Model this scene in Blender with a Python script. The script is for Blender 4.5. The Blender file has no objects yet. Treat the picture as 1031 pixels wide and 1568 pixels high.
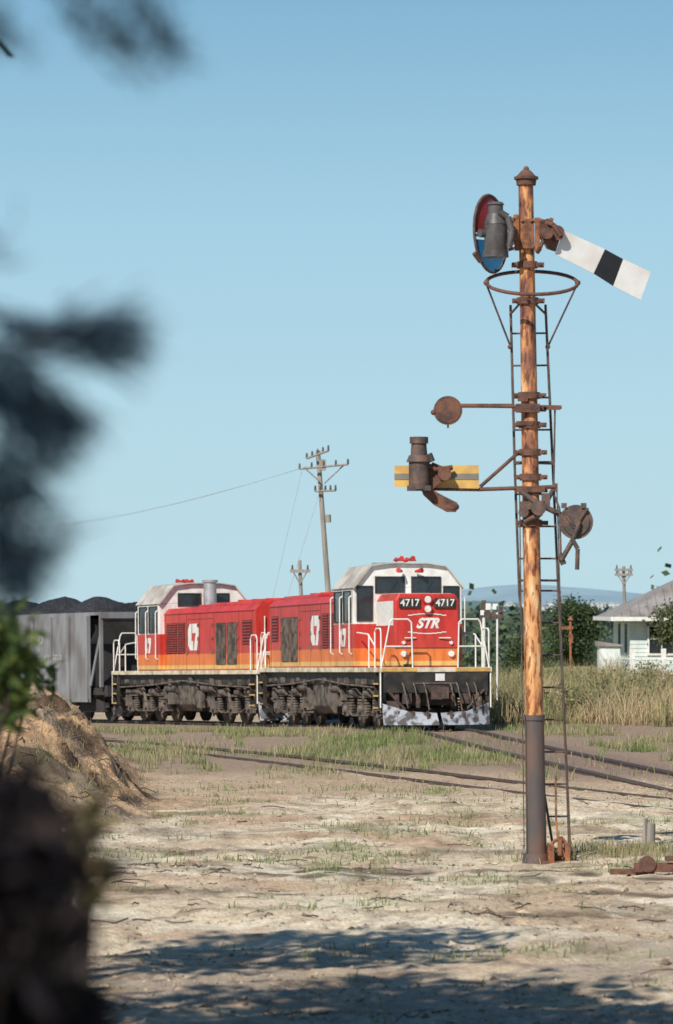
import bpy, math, random
import numpy as np
from mathutils import Vector, Matrix
random.seed(7); rng=np.random.default_rng(11)
scene=bpy.context.scene
F=5880.0
CAMZ=3.0
def at(px,py,d): # metres for a sighted point at distance d
    return Vector(((px-515.5)/F*d, d, CAMZ+(930-py)/F*d))
# ------------------------------------------------------------ materials
def new_mat(name):
    m=bpy.data.materials.new(name); m.use_nodes=True
    nt=m.node_tree; b=nt.nodes['Principled BSDF']
    return m,nt,b
def mat(name,col,rough=.6,metal=0,col2=None,scale=4,bump=0,detail=5,lo=.4,hi=.65,stretch=(1,1,1),bscale=None):
    m,nt,b=new_mat(name); N=nt.nodes; L=nt.links
    b.inputs['Roughness'].default_value=rough; b.inputs['Metallic'].default_value=metal
    tc=N.new('ShaderNodeTexCoord'); mp=N.new('ShaderNodeMapping'); mp.inputs['Scale'].default_value=stretch
    L.new(tc.outputs['Object'],mp.inputs['Vector'])
    nz=N.new('ShaderNodeTexNoise'); nz.inputs['Scale'].default_value=scale; nz.inputs['Detail'].default_value=detail
    L.new(mp.outputs[0],nz.inputs['Vector'])
    if col2 is None: col2=tuple(c*.7 for c in col)
    r=N.new('ShaderNodeValToRGB'); r.color_ramp.elements[0].position=lo; r.color_ramp.elements[1].position=hi
    r.color_ramp.elements[0].color=(*col,1); r.color_ramp.elements[1].color=(*col2,1)
    L.new(nz.outputs['Fac'],r.inputs[0]); L.new(r.outputs[0],b.inputs['Base Color'])
    if bump:
        bp=N.new('ShaderNodeBump'); bp.inputs['Strength'].default_value=bump; bp.inputs['Distance'].default_value=.02
        n2=N.new('ShaderNodeTexNoise'); n2.inputs['Scale'].default_value=bscale or scale*5; n2.inputs['Detail'].default_value=6
        L.new(mp.outputs[0],n2.inputs['Vector'])
        L.new(n2.outputs['Fac'],bp.inputs['Height']); L.new(bp.outputs[0],b.inputs['Normal'])
    return m
def band_mat(name,bands,rough=.42,zmax=5.0):
    m,nt,b=new_mat(name); N=nt.nodes; L=nt.links
    tc=N.new('ShaderNodeTexCoord'); sp=N.new('ShaderNodeSeparateXYZ'); L.new(tc.outputs['Object'],sp.inputs[0])
    dv=N.new('ShaderNodeMath'); dv.operation='DIVIDE'; dv.inputs[1].default_value=zmax; L.new(sp.outputs['Z'],dv.inputs[0])
    r=N.new('ShaderNodeValToRGB'); cr=r.color_ramp; cr.interpolation='CONSTANT'
    cr.elements[0].position=0; cr.elements[0].color=(*bands[0][1],1)
    cr.elements[1].position=bands[1][0]/zmax; cr.elements[1].color=(*bands[1][1],1)
    for z,c in bands[2:]:
        e=cr.elements.new(z/zmax); e.color=(*c,1)
    L.new(dv.outputs[0],r.inputs[0])
    mp=N.new('ShaderNodeMapping'); mp.inputs['Scale'].default_value=(1.6,1.6,.4); L.new(tc.outputs['Object'],mp.inputs[0])
    nz=N.new('ShaderNodeTexNoise'); nz.inputs['Scale'].default_value=2.5; nz.inputs['Detail'].default_value=9; nz.inputs['Roughness'].default_value=.62; L.new(mp.outputs[0],nz.inputs['Vector'])
    r2=N.new('ShaderNodeValToRGB'); r2.color_ramp.elements[0].position=.34; r2.color_ramp.elements[0].color=(.62,.56,.52,1)
    r2.color_ramp.elements[1].position=.60; r2.color_ramp.elements[1].color=(1,1,1,1)
    L.new(nz.outputs['Fac'],r2.inputs[0])
    mx=N.new('ShaderNodeMix'); mx.data_type='RGBA'; mx.blend_type='MULTIPLY'; mx.inputs[0].default_value=.85
    L.new(r.outputs[0],mx.inputs[6]); L.new(r2.outputs[0],mx.inputs[7])
    # road dust gathering low on the bodywork
    mr=N.new('ShaderNodeMapRange'); mr.inputs[1].default_value=1.5; mr.inputs[2].default_value=2.6; mr.inputs[3].default_value=.34; mr.inputs[4].default_value=.04; L.new(sp.outputs['Z'],mr.inputs[0])
    ml=N.new('ShaderNodeMath'); ml.operation='MULTIPLY'; L.new(mr.outputs[0],ml.inputs[0]); L.new(nz.outputs['Fac'],ml.inputs[1])
    m2=N.new('ShaderNodeMix'); m2.data_type='RGBA'; m2.inputs[7].default_value=(.30,.22,.15,1)
    L.new(ml.outputs[0],m2.inputs[0]); L.new(mx.outputs[2],m2.inputs[6])
    L.new(m2.outputs[2],b.inputs['Base Color']); b.inputs['Roughness'].default_value=rough
    return m
def attr_mat(name,rough=.9,sss=False,bump=0,bscale=30,noise=0,trans=0):
    m,nt,b=new_mat(name); N=nt.nodes; L=nt.links
    a=N.new('ShaderNodeAttribute'); a.attribute_name='Col'
    b.inputs['Roughness'].default_value=rough
    b.inputs['Specular IOR Level'].default_value=.15
    out=a.outputs['Color']
    tc=N.new('ShaderNodeTexCoord')
    if noise:
        nz=N.new('ShaderNodeTexNoise'); nz.inputs['Scale'].default_value=bscale*.4; nz.inputs['Detail'].default_value=10; nz.inputs['Roughness'].default_value=.75
        L.new(tc.outputs['Object'],nz.inputs['Vector'])
        r=N.new('ShaderNodeValToRGB'); r.color_ramp.elements[0].position=.36; r.color_ramp.elements[1].position=.58
        r.color_ramp.elements[0].color=(1-noise,1-noise*1.08,1-noise*1.12,1); r.color_ramp.elements[1].color=(1.1,1.1,1.1,1)
        L.new(nz.outputs['Fac'],r.inputs[0])
        mx=N.new('ShaderNodeMix'); mx.data_type='RGBA'; mx.blend_type='MULTIPLY'; mx.inputs[0].default_value=1
        L.new(out,mx.inputs[6]); L.new(r.outputs[0],mx.inputs[7]); out=mx.outputs[2]
    L.new(out,b.inputs['Base Color'])
    if bump:
        n2=N.new('ShaderNodeTexNoise'); n2.inputs['Scale'].default_value=bscale; n2.inputs['Detail'].default_value=8
        L.new(tc.outputs['Object'],n2.inputs['Vector'])
        bp=N.new('ShaderNodeBump'); bp.inputs['Strength'].default_value=bump; bp.inputs['Distance'].default_value=.04
        L.new(n2.outputs['Fac'],bp.inputs['Height']); L.new(bp.outputs[0],b.inputs['Normal'])
    if trans:
        tr=N.new('ShaderNodeBsdfTranslucent'); L.new(out,tr.inputs['Color'])
        ms=N.new('ShaderNodeMixShader'); ms.inputs[0].default_value=trans
        o=[n for n in N if n.type=='OUTPUT_MATERIAL'][0]
        L.new(b.outputs[0],ms.inputs[1]); L.new(tr.outputs[0],ms.inputs[2]); L.new(ms.outputs[0],o.inputs['Surface'])
    return m
RED=(.60,.040,.030); ORG=(.84,.20,.035); YEL=(.82,.52,.14); WHT=(.84,.82,.79)
M={}
M['hood']=band_mat('hood_livery',[(0,RED),(1.60,YEL),(1.70,ORG),(2.04,RED)])
M['cab']=band_mat('cab_livery',[(0,RED),(1.60,YEL),(1.70,ORG),(2.04,RED),(2.66,WHT)])
M['roof']=mat('cab_roof_paint',(.54,.50,.44),.65,col2=(.34,.30,.26),scale=2)
M['red']=mat('red_paint',RED,.4,col2=(.38,.03,.025),scale=3)
M['dred']=mat('louvre_red',(.36,.035,.03),.5,col2=(.18,.025,.02),scale=6)
M['white']=mat('white_paint',(.8,.79,.75),.5,col2=(.62,.58,.52),scale=5,hi=.75)
M['cream']=mat('cream_sill',(.75,.67,.50),.5,col2=(.42,.33,.23),scale=3)
M['glass']=mat('dark_glass',(.02,.025,.03),.08,col2=(.03,.035,.04))
M['black']=mat('black_frame',(.018,.016,.015),.6,col2=(.06,.048,.038),scale=3)
M['grime']=mat('dusty_running_gear',(.038,.031,.027),.8,col2=(.17,.135,.105),scale=4,bump=.4,lo=.38,hi=.62)
M['grime2']=mat('dusty_casting',(.17,.135,.11),.85,col2=(.045,.037,.033),scale=5,bump=.4)
M['plough']=mat('plough_grey',(.36,.38,.42),.7,col2=(.08,.07,.07),scale=5,detail=9,lo=.46,hi=.58)
M['silver']=mat('silver_metal',(.6,.6,.6),.35,metal=.6)
M['hopper']=mat('hopper_steel',(.25,.25,.26),.65,col2=(.15,.14,.14),scale=1.2,detail=8,stretch=(2,2,.6))
M['hopperd']=mat('hopper_dark',(.045,.04,.04),.8)
M['coal']=mat('coal_load_black',(.015,.015,.017),.7,col2=(.04,.04,.045),scale=12,bump=1)
M['rail']=mat('rail_steel',(.13,.09,.08),.5,metal=.3,col2=(.07,.05,.04),scale=8)
M['sleeper']=mat('timber_sleeper',(.15,.115,.09),.95,col2=(.24,.18,.14),scale=6)
M['rust']=mat('rusty_iron',(.17,.075,.048),.85,col2=(.07,.038,.032),scale=9,bump=.5)
M['rustl']=mat('rust_orange_iron',(.36,.14,.055),.85,col2=(.13,.055,.035),scale=10,bump=.4)
M['iron']=mat('dark_iron',(.055,.045,.042),.7,col2=(.15,.085,.065),scale=8,bump=.3)
M['lamp']=mat('lamp_grey_metal',(.10,.095,.095),.5,col2=(.055,.045,.042),scale=7)
M['postg']=mat('post_grey_base',(.085,.072,.072),.7,col2=(.16,.09,.065),scale=5,stretch=(1,1,.3))
M['sigw']=mat('signal_arm_white',(.83,.81,.79),.5,col2=(.66,.58,.5),scale=3,hi=.8)
M['sigb']=mat('signal_arm_black',(.02,.02,.022),.5)
M['sigy']=mat('signal_arm_yellow',(.68,.42,.11),.5,col2=(.42,.26,.10),scale=4)
M['gred']=mat('red_spectacle_glass',(.34,.04,.045),.25,col2=(.24,.035,.04))
M['gblue']=mat('blue_spectacle_glass',(.03,.24,.52),.25,col2=(.04,.18,.38))
M['wood']=mat('weathered_pole_timber',(.34,.30,.26),.9,col2=(.22,.19,.165),scale=4,stretch=(3,3,.3))
M['wire']=mat('line_wire',(.45,.47,.50),.6)
M['wall']=mat('weatherboard_paint',(.70,.76,.72),.7,col2=(.56,.62,.59),scale=2)
M['iroof']=mat('iron_roof_grey',(.33,.30,.28),.7,col2=(.20,.17,.15),scale=1.5)
M['bark']=mat('tree_bark',(.10,.075,.06),.95,col2=(.05,.04,.035),scale=5,bump=.6)
# signal post paint: orange, peeling to cream and rust
def post_mat():
    m,nt,b=new_mat('peeling_orange_paint'); N=nt.nodes; L=nt.links
    tc=N.new('ShaderNodeTexCoord'); mp=N.new('ShaderNodeMapping'); mp.inputs['Scale'].default_value=(3,3,.8); L.new(tc.outputs['Object'],mp.inputs[0])
    n1=N.new('ShaderNodeTexNoise'); n1.inputs['Scale'].default_value=2.6; n1.inputs['Detail'].default_value=8; n1.inputs['Roughness'].default_value=.62; L.new(mp.outputs[0],n1.inputs['Vector'])
    # more bare rust higher up the post
    sp=N.new('ShaderNodeSeparateXYZ'); L.new(tc.outputs['Object'],sp.inputs[0])
    mr=N.new('ShaderNodeMapRange'); mr.inputs[1].default_value=3.5; mr.inputs[2].default_value=6.0; mr.inputs[3].default_value=-.01; mr.inputs[4].default_value=.055; L.new(sp.outputs['Z'],mr.inputs[0])
    sb=N.new('ShaderNodeMath'); sb.operation='SUBTRACT'; L.new(n1.outputs['Fac'],sb.inputs[0]); L.new(mr.outputs[0],sb.inputs[1])
    r=N.new('ShaderNodeValToRGB'); cr=r.color_ramp
    cr.elements[0].position=.30; cr.elements[0].color=(.13,.055,.038,1)
    cr.elements[1].position=.68; cr.elements[1].color=(.74,.56,.36,1)
    for p,c in ((.42,(.28,.11,.06)),(.47,(.50,.21,.08)),(.53,(.64,.30,.11)),(.60,(.68,.40,.19))):
        e=cr.elements.new(p); e.color=(*c,1)
    L.new(sb.outputs[0],r.inputs[0])
    n2=N.new('ShaderNodeTexNoise'); n2.inputs['Scale'].default_value=7; n2.inputs['Detail'].default_value=8; L.new(mp.outputs[0],n2.inputs['Vector'])
    r2=N.new('ShaderNodeValToRGB'); r2.color_ramp.elements[0].position=.41; r2.color_ramp.elements[0].color=(.36,.24,.20,1); r2.color_ramp.elements[1].position=.48; r2.color_ramp.elements[1].color=(1,1,1,1)
    L.new(n2.outputs['Fac'],r2.inputs[0])
    mx=N.new('ShaderNodeMix'); mx.data_type='RGBA'; mx.blend_type='MULTIPLY'; mx.inputs[0].default_value=.95
    L.new(r.outputs[0],mx.inputs[6]); L.new(r2.outputs[0],mx.inputs[7]); L.new(mx.outputs[2],b.inputs['Base Color'])
    b.inputs['Roughness'].default_value=.6
    bp=N.new('ShaderNodeBump'); bp.inputs['Strength'].default_value=.3; bp.inputs['Distance'].default_value=.01
    L.new(n2.outputs['Fac'],bp.inputs['Height']); L.new(bp.outputs[0],b.inputs['Normal'])
    return m
M['post']=post_mat()
# ------------------------------------------------------------ mesh helpers
def empty(name,loc=(0,0,0),rot=(0,0,0)):
    e=bpy.data.objects.new(name,None); scene.collection.objects.link(e); e.location=loc; e.rotation_euler=rot; e.empty_display_size=.3
    return e
class Part:
    def __init__(s): s.V=[];s.Fc=[];s.S=[]
    def add(s,vs,fs,smooth=False):
        o=len(s.V); s.V+= [tuple(v) for v in vs]
        for f in fs: s.Fc.append(tuple(i+o for i in f)); s.S.append(smooth)
        return s
    def box(s,x0,x1,y0,y1,z0,z1,T=None):
        vs=[Vector((x,y,z)) for z in (z0,z1) for x,y in ((x0,y0),(x1,y0),(x1,y1),(x0,y1))]
        if T is not None: vs=[T@v for v in vs]
        return s.add(vs,[(3,2,1,0),(4,5,6,7),(0,1,5,4),(1,2,6,5),(2,3,7,6),(3,0,4,7)])
    def bx(s,c,sz,T=None):
        return s.box(c[0]-sz[0]/2,c[0]+sz[0]/2,c[1]-sz[1]/2,c[1]+sz[1]/2,c[2]-sz[2]/2,c[2]+sz[2]/2,T)
    def prism(s,poly,axis,a,b):
        n=len(poly)
        def mk(p,t):
            return {'x':(t,p[0],p[1]),'y':(p[0],t,p[1]),'z':(p[0],p[1],t)}[axis]
        vs=[mk(p,a) for p in poly]+[mk(p,b) for p in poly]
        fs=[tuple(range(n)),tuple(range(2*n-1,n-1,-1))]+[(i,i+n,(i+1)%n+n,(i+1)%n) for i in range(n)]
        return s.add(vs,fs)
    def tube(s,p0,p1,r0,r1=None,seg=10,cap=True):
        p0=Vector(p0);p1=Vector(p1); r1=r0 if r1 is None else r1
        d=(p1-p0)
        if d.length<1e-6: return s
        q=d.to_track_quat('Z','Y')
        ring=lambda c,r:[c+q@Vector((r*math.cos(2*math.pi*i/seg),r*math.sin(2*math.pi*i/seg),0)) for i in range(seg)]
        A=ring(p0,r0);B=ring(p1,r1)
        s.add(A+B,[(i,(i+1)%seg,(i+1)%seg+seg,i+seg) for i in range(seg)],True)
        if cap:
            s.add(A,[tuple(range(seg-1,-1,-1))]); s.add(B,[tuple(range(seg))])
        return s
    def path(s,pts,r,seg=8):
        for a,b in zip(pts[:-1],pts[1:]): s.tube(a,b,r,seg=seg)
        return s
    def ball(s,c,r,seg=12,rings=8,sc=(1,1,1)):
        vs=[];c=Vector(c)
        for j in range(rings+1):
            t=math.pi*j/rings
            for i in range(seg):
                p=2*math.pi*i/seg
                vs.append(c+Vector((r*sc[0]*math.sin(t)*math.cos(p),r*sc[1]*math.sin(t)*math.sin(p),r*sc[2]*math.cos(t))))
        fs=[(j*seg+i,(j+1)*seg+i,(j+1)*seg+(i+1)%seg,j*seg+(i+1)%seg) for j in range(rings) for i in range(seg)]
        return s.add(vs,fs,True)
    def obj(s,name,m,parent=None,bevel=0):
        me=bpy.data.meshes.new(name); me.from_pydata(s.V,[],s.Fc); me.polygons.foreach_set('use_smooth',s.S)
        me.materials.append(m); me.update()
        import bmesh
        bm=bmesh.new(); bm.from_mesh(me); bmesh.ops.recalc_face_normals(bm,faces=bm.faces); bm.to_mesh(me); bm.free()
        o=bpy.data.objects.new(name,me); scene.collection.objects.link(o)
        if parent: o.parent=parent
        if bevel:
            b=o.modifiers.new('bevel','BEVEL'); b.width=bevel; b.segments=2; b.limit_method='ANGLE'; b.angle_limit=math.radians(35)
        return o
def text(name,body,size,parent,loc,rot,m,shear=0,extr=.004,off=0):
    c=bpy.data.curves.new(name,'FONT'); c.body=body; c.size=size; c.align_x='CENTER'; c.align_y='CENTER'; c.extrude=extr; c.shear=shear; c.offset=off
    c.materials.append(m); o=bpy.data.objects.new(name,c); scene.collection.objects.link(o); o.parent=parent; o.location=loc; o.rotation_euler=rot
    return o
# numpy noise
def vnoise(x,y,seed):
    xi=np.floor(x).astype(np.int64); yi=np.floor(y).astype(np.int64); xf=x-xi; yf=y-yi
    u=xf*xf*(3-2*xf); v=yf*yf*(3-2*yf)
    def h(a,b):
        n=(a*374761393+b*668265263+seed*1274126177)&0xffffffff
        n=((n^(n>>13))*1274126177)&0xffffffff
        n=n^(n>>16)
        return (n&0xffff)/65535.0
    return (h(xi,yi)*(1-u)+h(xi+1,yi)*u)*(1-v)+(h(xi,yi+1)*(1-u)+h(xi+1,yi+1)*u)*v
def fbm(x,y,sx,sy=None,o=4,seed=1,g=.5):
    # rotated octaves so that the lattice does not show
    sy=sy or sx; t=0;a=1;n=0;x=np.asarray(x,float)/sx;y=np.asarray(y,float)/sy
    for i in range(o):
        t=t+a*vnoise(x,y,seed+i*17); n+=a; a*=g; x,y=(.80*x-.60*y)*2.03+5.1,(.60*x+.80*y)*2.03+3.7
    return t/n
def ss(a,b,x):
    t=np.clip((np.asarray(x,float)-a)/(b-a),0,1); return t*t*(3-2*t)
def fast_mesh(name,V,Fa,cols=None,m=None,smooth=False,parent=None):
    V=np.asarray(V,np.float32); Fa=np.asarray(Fa,np.int32); k=Fa.shape[1]
    me=bpy.data.meshes.new(name); me.vertices.add(len(V)); me.vertices.foreach_set('co',V.ravel())
    me.loops.add(Fa.size); me.loops.foreach_set('vertex_index',Fa.ravel())
    me.polygons.add(len(Fa)); me.polygons.foreach_set('loop_start',np.arange(0,Fa.size,k,dtype=np.int32))
    me.polygons.foreach_set('loop_total',np.full(len(Fa),k,np.int32))
    me.polygons.foreach_set('use_smooth',np.full(len(Fa),smooth))
    me.update(calc_edges=True)
    if cols is not None:
        a=me.color_attributes.new('Col','FLOAT_COLOR','POINT')
        c=np.ones((len(V),4),np.float32); c[:,:3]=cols; a.data.foreach_set('color',c.ravel())
    if m: me.materials.append(m)
    o=bpy.data.objects.new(name,me); scene.collection.objects.link(o)
    if parent: o.parent=parent
    return o
# ------------------------------------------------------------ track alignments
def rz(y): return -0.022*max(y-95,0) if y<160 else -0.022*65
def catmull(P,step=.5):
    out=[]
    P=[Vector(p) for p in P]; P=[2*P[0]-P[1]]+P+[2*P[-1]-P[-2]]
    for i in range(1,len(P)-2):
        p0,p1,p2,p3=P[i-1:i+3]; n=max(2,int((p2-p1).length/step))
        for k in range(n):
            t=k/n
            out.append(.5*((2*p1)+(-p0+p2)*t+(2*p0-5*p1+4*p2-p3)*t*t+(-p0+3*p1-3*p2+p3)*t**3))
    out.append(P[-2]); return out
d1=Vector((-math.sin(math.radians(14)),math.cos(math.radians(14)))); d2=Vector((-math.sin(math.radians(21)),math.cos(math.radians(21))))
d3=Vector((-math.sin(math.radians(31)),math.cos(math.radians(31)))); d4=Vector((-math.sin(math.radians(42)),math.cos(math.radians(42))))
C0=Vector((2.50,95.95)); C1=C0+13.9*d1; C2=C1+14.1*d2; C3=C2+13*d3; C4=C3+13*d4
main=catmull([(11.5,28),(9.2,42),(7.4,54),(5.9,66.6),(4.28,80),(3.3,89),C0,C0+7*d1,C1,C1+7*d2,C2,C2+6.5*d3,C3,C4,C4+Vector((-20,13)),C4+Vector((-60,30))])
siding=catmull([(-30,118),(-14,101),(-7.5,91),(-3.07,82.5),(0.2,74),(3.25,65),(6.6,56),(11,45),(20,30)])
mx_=np.array([p.x for p in main]); my_=np.array([p.y for p in main])
sx_=np.array([p.x for p in siding]); sy_=np.array([p.y for p in siding])
def xmain(y): return np.interp(y,my_,mx_)
o_=np.argsort(sy_)
def xsid(y): return np.interp(y,sy_[o_],sx_[o_])
# ------------------------------------------------------------ ground
def medge(x,y): return -3.05+1.1*(fbm(x*0+3,y,2.5,2.5,4,seed=5)-.5)+.3*(fbm(x,y,.7,.7,3,seed=6)-.5)+.03*(60-y)
def gz(x,y,micro=True):
    x=np.asarray(x,float);y=np.asarray(y,float)
    left=ss(5,-3,x)
    z=-0.10*ss(52,70,y)
    z=z-0.022*np.clip(y-95,0,65)*left
    z=z+0.010*np.clip(y-100,0,60)*(1-left)*ss(6,10,x+0*y)
    z=z-12*ss(160,330,y)
    z=z+1.3*ss(24,3,y)
    w=ss(50,60,y)*ss(80,66,y)
    edge=medge(x,y)
    z=z+w*1.55*ss(0,1.9,edge-x)*(.75+.6*fbm(x,y,1.6,2.0,4,seed=9))
    if micro:
        amp=ss(68,58,y)+.35*ss(58,68,y)*ss(130,90,y)
        z=z+amp*(.18*(fbm(x,y,2.6,3.6,3,seed=21)-.5)+.13*(fbm(x,y,.6,.7,4,seed=31)-.5)+.05*(fbm(x,y,.22,.25,2,seed=35)-.5))
        z=z+w*ss(-.1,.7,edge-x)*.85*(fbm(x,y,.55,.7,5,seed=77,g=.62)-.5)
    return z
def axis(segs):
    out=[]
    for a,b,st in segs: out+=list(np.arange(a,b,st))
    return np.array(out)
ys=axis([(-30,0,5),(0,24,1.0),(24,66,.065),(66,100,.16),(100,170,.8),(170,600,12),(600,2000,80),(2000,9001,500)])
xs_r=axis([(0,6.5,.065),(6.5,12,.25),(12,40,2),(40,200,16),(200,1000,100),(1000,6001,600)])
xs=np.concatenate([-xs_r[::-1][:-1],xs_r])
X,Y=np.meshgrid(xs,ys)
Z=gz(X,Y)
# colour zones (albedo, with haze tint far off)
def lerp(a,b,t): return a*(1-t[...,None])+b*t[...,None]
C=lambda *c: np.array(c)
n1=fbm(X,Y,3.0,4.5,5,seed=3); n2=fbm(X,Y,1.1,1.5,5,seed=41); n3=fbm(X,Y,.35,.5,4,seed=61)
sand=lerp(C(.70,.575,.41)+0*X[...,None],C(.54,.405,.275),ss(.40,.64,n1))
sand=lerp(sand,C(.80,.70,.53),ss(.46,.64,n2)*.85)
sand=lerp(sand,C(.26,.18,.13),ss(.56,.72,n3)*.6)
sand=lerp(sand,C(.44,.26,.16),ss(.55,.70,fbm(X,Y,1.5,1.6,5,seed=45))*.5)
col=sand
# greyer soil close
col=lerp(col,C(.34,.265,.20),ss(37,31,Y)*ss(.35,.6,n2)*.8)
# leaf-litter streaks
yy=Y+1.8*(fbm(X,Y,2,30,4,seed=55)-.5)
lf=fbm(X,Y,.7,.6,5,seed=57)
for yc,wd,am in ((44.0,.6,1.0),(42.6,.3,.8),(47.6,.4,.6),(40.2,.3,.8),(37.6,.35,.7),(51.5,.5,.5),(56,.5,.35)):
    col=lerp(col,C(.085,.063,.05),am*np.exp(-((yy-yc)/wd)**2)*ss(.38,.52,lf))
# tan dirt toward the rails
col=lerp(col,C(.52,.38,.255),ss(59,64,yy)*.8)
col=lerp(col,C(.33,.235,.175),ss(70,75,yy)*ss(135,120,Y)*.85)
# grass soil
dm=np.abs(X-xmain(Y)); ds=np.abs(X-xsid(Y))
grn=ss(.47,.62,fbm(X,Y,1.6,3.5,5,seed=71))
gmask=np.clip(ss(66,74,Y)*ss(1.3,2.0,dm)*grn*.8+ .6*ss(.56,.68,fbm(X,Y,1.6,1.3,5,seed=72))*ss(40,44,Y)*ss(66,58,Y)+ .35*ss(.57,.70,fbm(X,Y,.9,.8,4,seed=73))*ss(28,31,Y)*ss(66,60,Y),0,1)
col=lerp(col,C(.23,.235,.11),gmask*.65)
col=lerp(col,C(.29,.205,.16),ss(2.0,1.3,dm)*ss(66,72,Y)*.85)
# mound earth
edge=medge(X,Y)
mm=ss(50,57,Y)*ss(80,66,Y)*ss(-.5,.3,edge-X)
me_=lerp(C(.55,.35,.20)+0*X[...,None],C(.10,.06,.04),ss(.44,.58,fbm(X,Y,.5,.7,5,seed=63,g=.62)))
me_=lerp(me_,C(.70,.55,.39),ss(.6,2.0,edge-X)*ss(.42,.6,n2)*.8)
col=lerp(col,me_,mm*.95)
# far country
col=lerp(col,C(.34,.28,.15),ss(98,104,Y)*ss(2,4,X))
far=lerp(C(.07,.10,.05)+0*X[...,None],C(.15,.16,.08),ss(.5,.62,fbm(X,Y,160,90,3,seed=13)))
col=lerp(col,far,ss(180,260,Y))
col=lerp(col,C(.12,.18,.19),ss(500,3000,Y)*.85)  # bluish distance haze painted into the far ground colour
ny,nx=X.shape
idx=np.arange(nx*ny).reshape(ny,nx)
Fq=np.stack([idx[:-1,:-1],idx[:-1,1:],idx[1:,1:],idx[1:,:-1]],-1).reshape(-1,4)
gm=attr_mat('sandy_ground',.95,bump=.8,bscale=26,noise=.36)
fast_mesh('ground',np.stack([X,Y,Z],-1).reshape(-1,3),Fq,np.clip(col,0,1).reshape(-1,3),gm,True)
# ------------------------------------------------------------ grass helper
def blades(name,x,y,h,w,cols,lean=.35,z=None,m=None):
    n=len(x); z=gz(x,y) if z is None else z
    a=rng.uniform(0,2*np.pi,n); la=rng.uniform(0,2*np.pi,n); l=rng.uniform(.1,1,n)*lean
    dx=np.cos(a)*w;dy=np.sin(a)*w
    lx=np.cos(la)*l*h; ly=np.sin(la)*l*h
    V=np.zeros((n,5,3))
    V[:,0]=np.stack([x-dx,y-dy,z-.02],-1);V[:,1]=np.stack([x+dx,y+dy,z-.02],-1)
    V[:,2]=np.stack([x+dx*.7+lx*.35,y+dy*.7+ly*.35,z+h*.55],-1);V[:,3]=np.stack([x-dx*.7+lx*.35,y-dy*.7+ly*.35,z+h*.55],-1)
    V[:,4]=np.stack([x+lx,y+ly,z+h],-1)
    b=np.arange(n)[:,None]*5
    T=np.concatenate([b+[0,1,2],b+[0,2,3],b+[3,2,4]],0)
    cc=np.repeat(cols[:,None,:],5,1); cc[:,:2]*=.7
    return fast_mesh(name,V.reshape(-1,3),T,cc.reshape(-1,3),m)
leafm=attr_mat('grass_blades',.8,trans=.3)
def cols_mix(n,a,b,var=.25):
    t=rng.uniform(0,1,n)[:,None]; c=np.array(a)*(1-t)+np.array(b)*t
    return c*(1+rng.uniform(-var,var,(n,1)))
# short green grass: trackside strips and weeds
def scatter(n,x0,x1,y0,y1,f):
    x=rng.uniform(x0,x1,n);y=rng.uniform(y0,y1,n); k=rng.uniform(0,1,n)<f(x,y); return x[k],y[k]
gx,gy=scatter(130000,-9,9.5,66,97,lambda x,y: ss(.47,.60,fbm(x,y,1.6,3.5,5,seed=71))*ss(66,76,y)*(.12+.88*ss(.9,1.6,np.abs(x-xmain(y))))*(.45+.55*ss(.5,1.1,np.abs(x-xsid(y))))*(np.abs(x)<y*.1+.5)*(.12+.88*ss(.42,.58,fbm(x,y,.5,.8,3,seed=74))))
n=len(gx); dry=ss(.42,.6,fbm(gx,gy,1.1,1.6,3,seed=79))[:,None]
cc=cols_mix(n,(.15,.22,.065),(.34,.36,.15),.35)*(1-dry)+cols_mix(n,(.36,.32,.17),(.48,.40,.24),.3)*dry
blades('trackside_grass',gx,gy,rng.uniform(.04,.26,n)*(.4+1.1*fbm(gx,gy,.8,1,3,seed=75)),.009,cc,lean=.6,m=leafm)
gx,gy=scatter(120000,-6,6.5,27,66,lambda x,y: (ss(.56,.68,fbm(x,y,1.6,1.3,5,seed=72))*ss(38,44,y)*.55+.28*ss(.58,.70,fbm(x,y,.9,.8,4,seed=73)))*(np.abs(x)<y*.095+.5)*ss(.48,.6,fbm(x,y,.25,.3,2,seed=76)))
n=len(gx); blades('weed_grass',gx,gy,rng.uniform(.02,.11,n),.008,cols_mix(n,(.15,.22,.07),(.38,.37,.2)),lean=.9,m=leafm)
# grass around signal foot and right edge
gx=np.concatenate([rng.normal(3.6,.6,1300),rng.normal(2.5,.25,250)]); gy=np.concatenate([rng.normal(47.2,.7,1300),rng.normal(46,.15,250)])
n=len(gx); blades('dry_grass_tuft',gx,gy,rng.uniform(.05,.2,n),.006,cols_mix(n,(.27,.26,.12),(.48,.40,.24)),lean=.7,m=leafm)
# tall dry grass behind right
gx,gy=scatter(46000,3.0,17,99,140,lambda x,y: (.03+.97*ss(.46,.60,fbm(x,y,1.1,1.8,4,seed=81)))*ss(3.4,4.4,x))
n=len(gx); hn=fbm(gx,gy,.9,1.4,3,seed=82)
tb=ss(.48,.64,fbm(gx,gy,1.8,2.5,3,seed=83))[:,None]
cc=cols_mix(n,(.58,.46,.28),(.44,.33,.19),.35)*(1-tb)+cols_mix(n,(.22,.25,.10),(.38,.35,.17),.3)*tb
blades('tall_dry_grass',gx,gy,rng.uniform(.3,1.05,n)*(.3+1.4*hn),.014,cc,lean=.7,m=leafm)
# mound tufts
gx,gy=scatter(3000,-6.2,-3.0,54,66,lambda x,y: ss(.52,.62,fbm(x,y,.6,.6,3,seed=88))*.8)
n=len(gx); blades('bank_grass',gx,gy,rng.uniform(.05,.22,n),.007,cols_mix(n,(.28,.24,.12),(.42,.32,.18)),lean=1.0,m=leafm)
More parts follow.
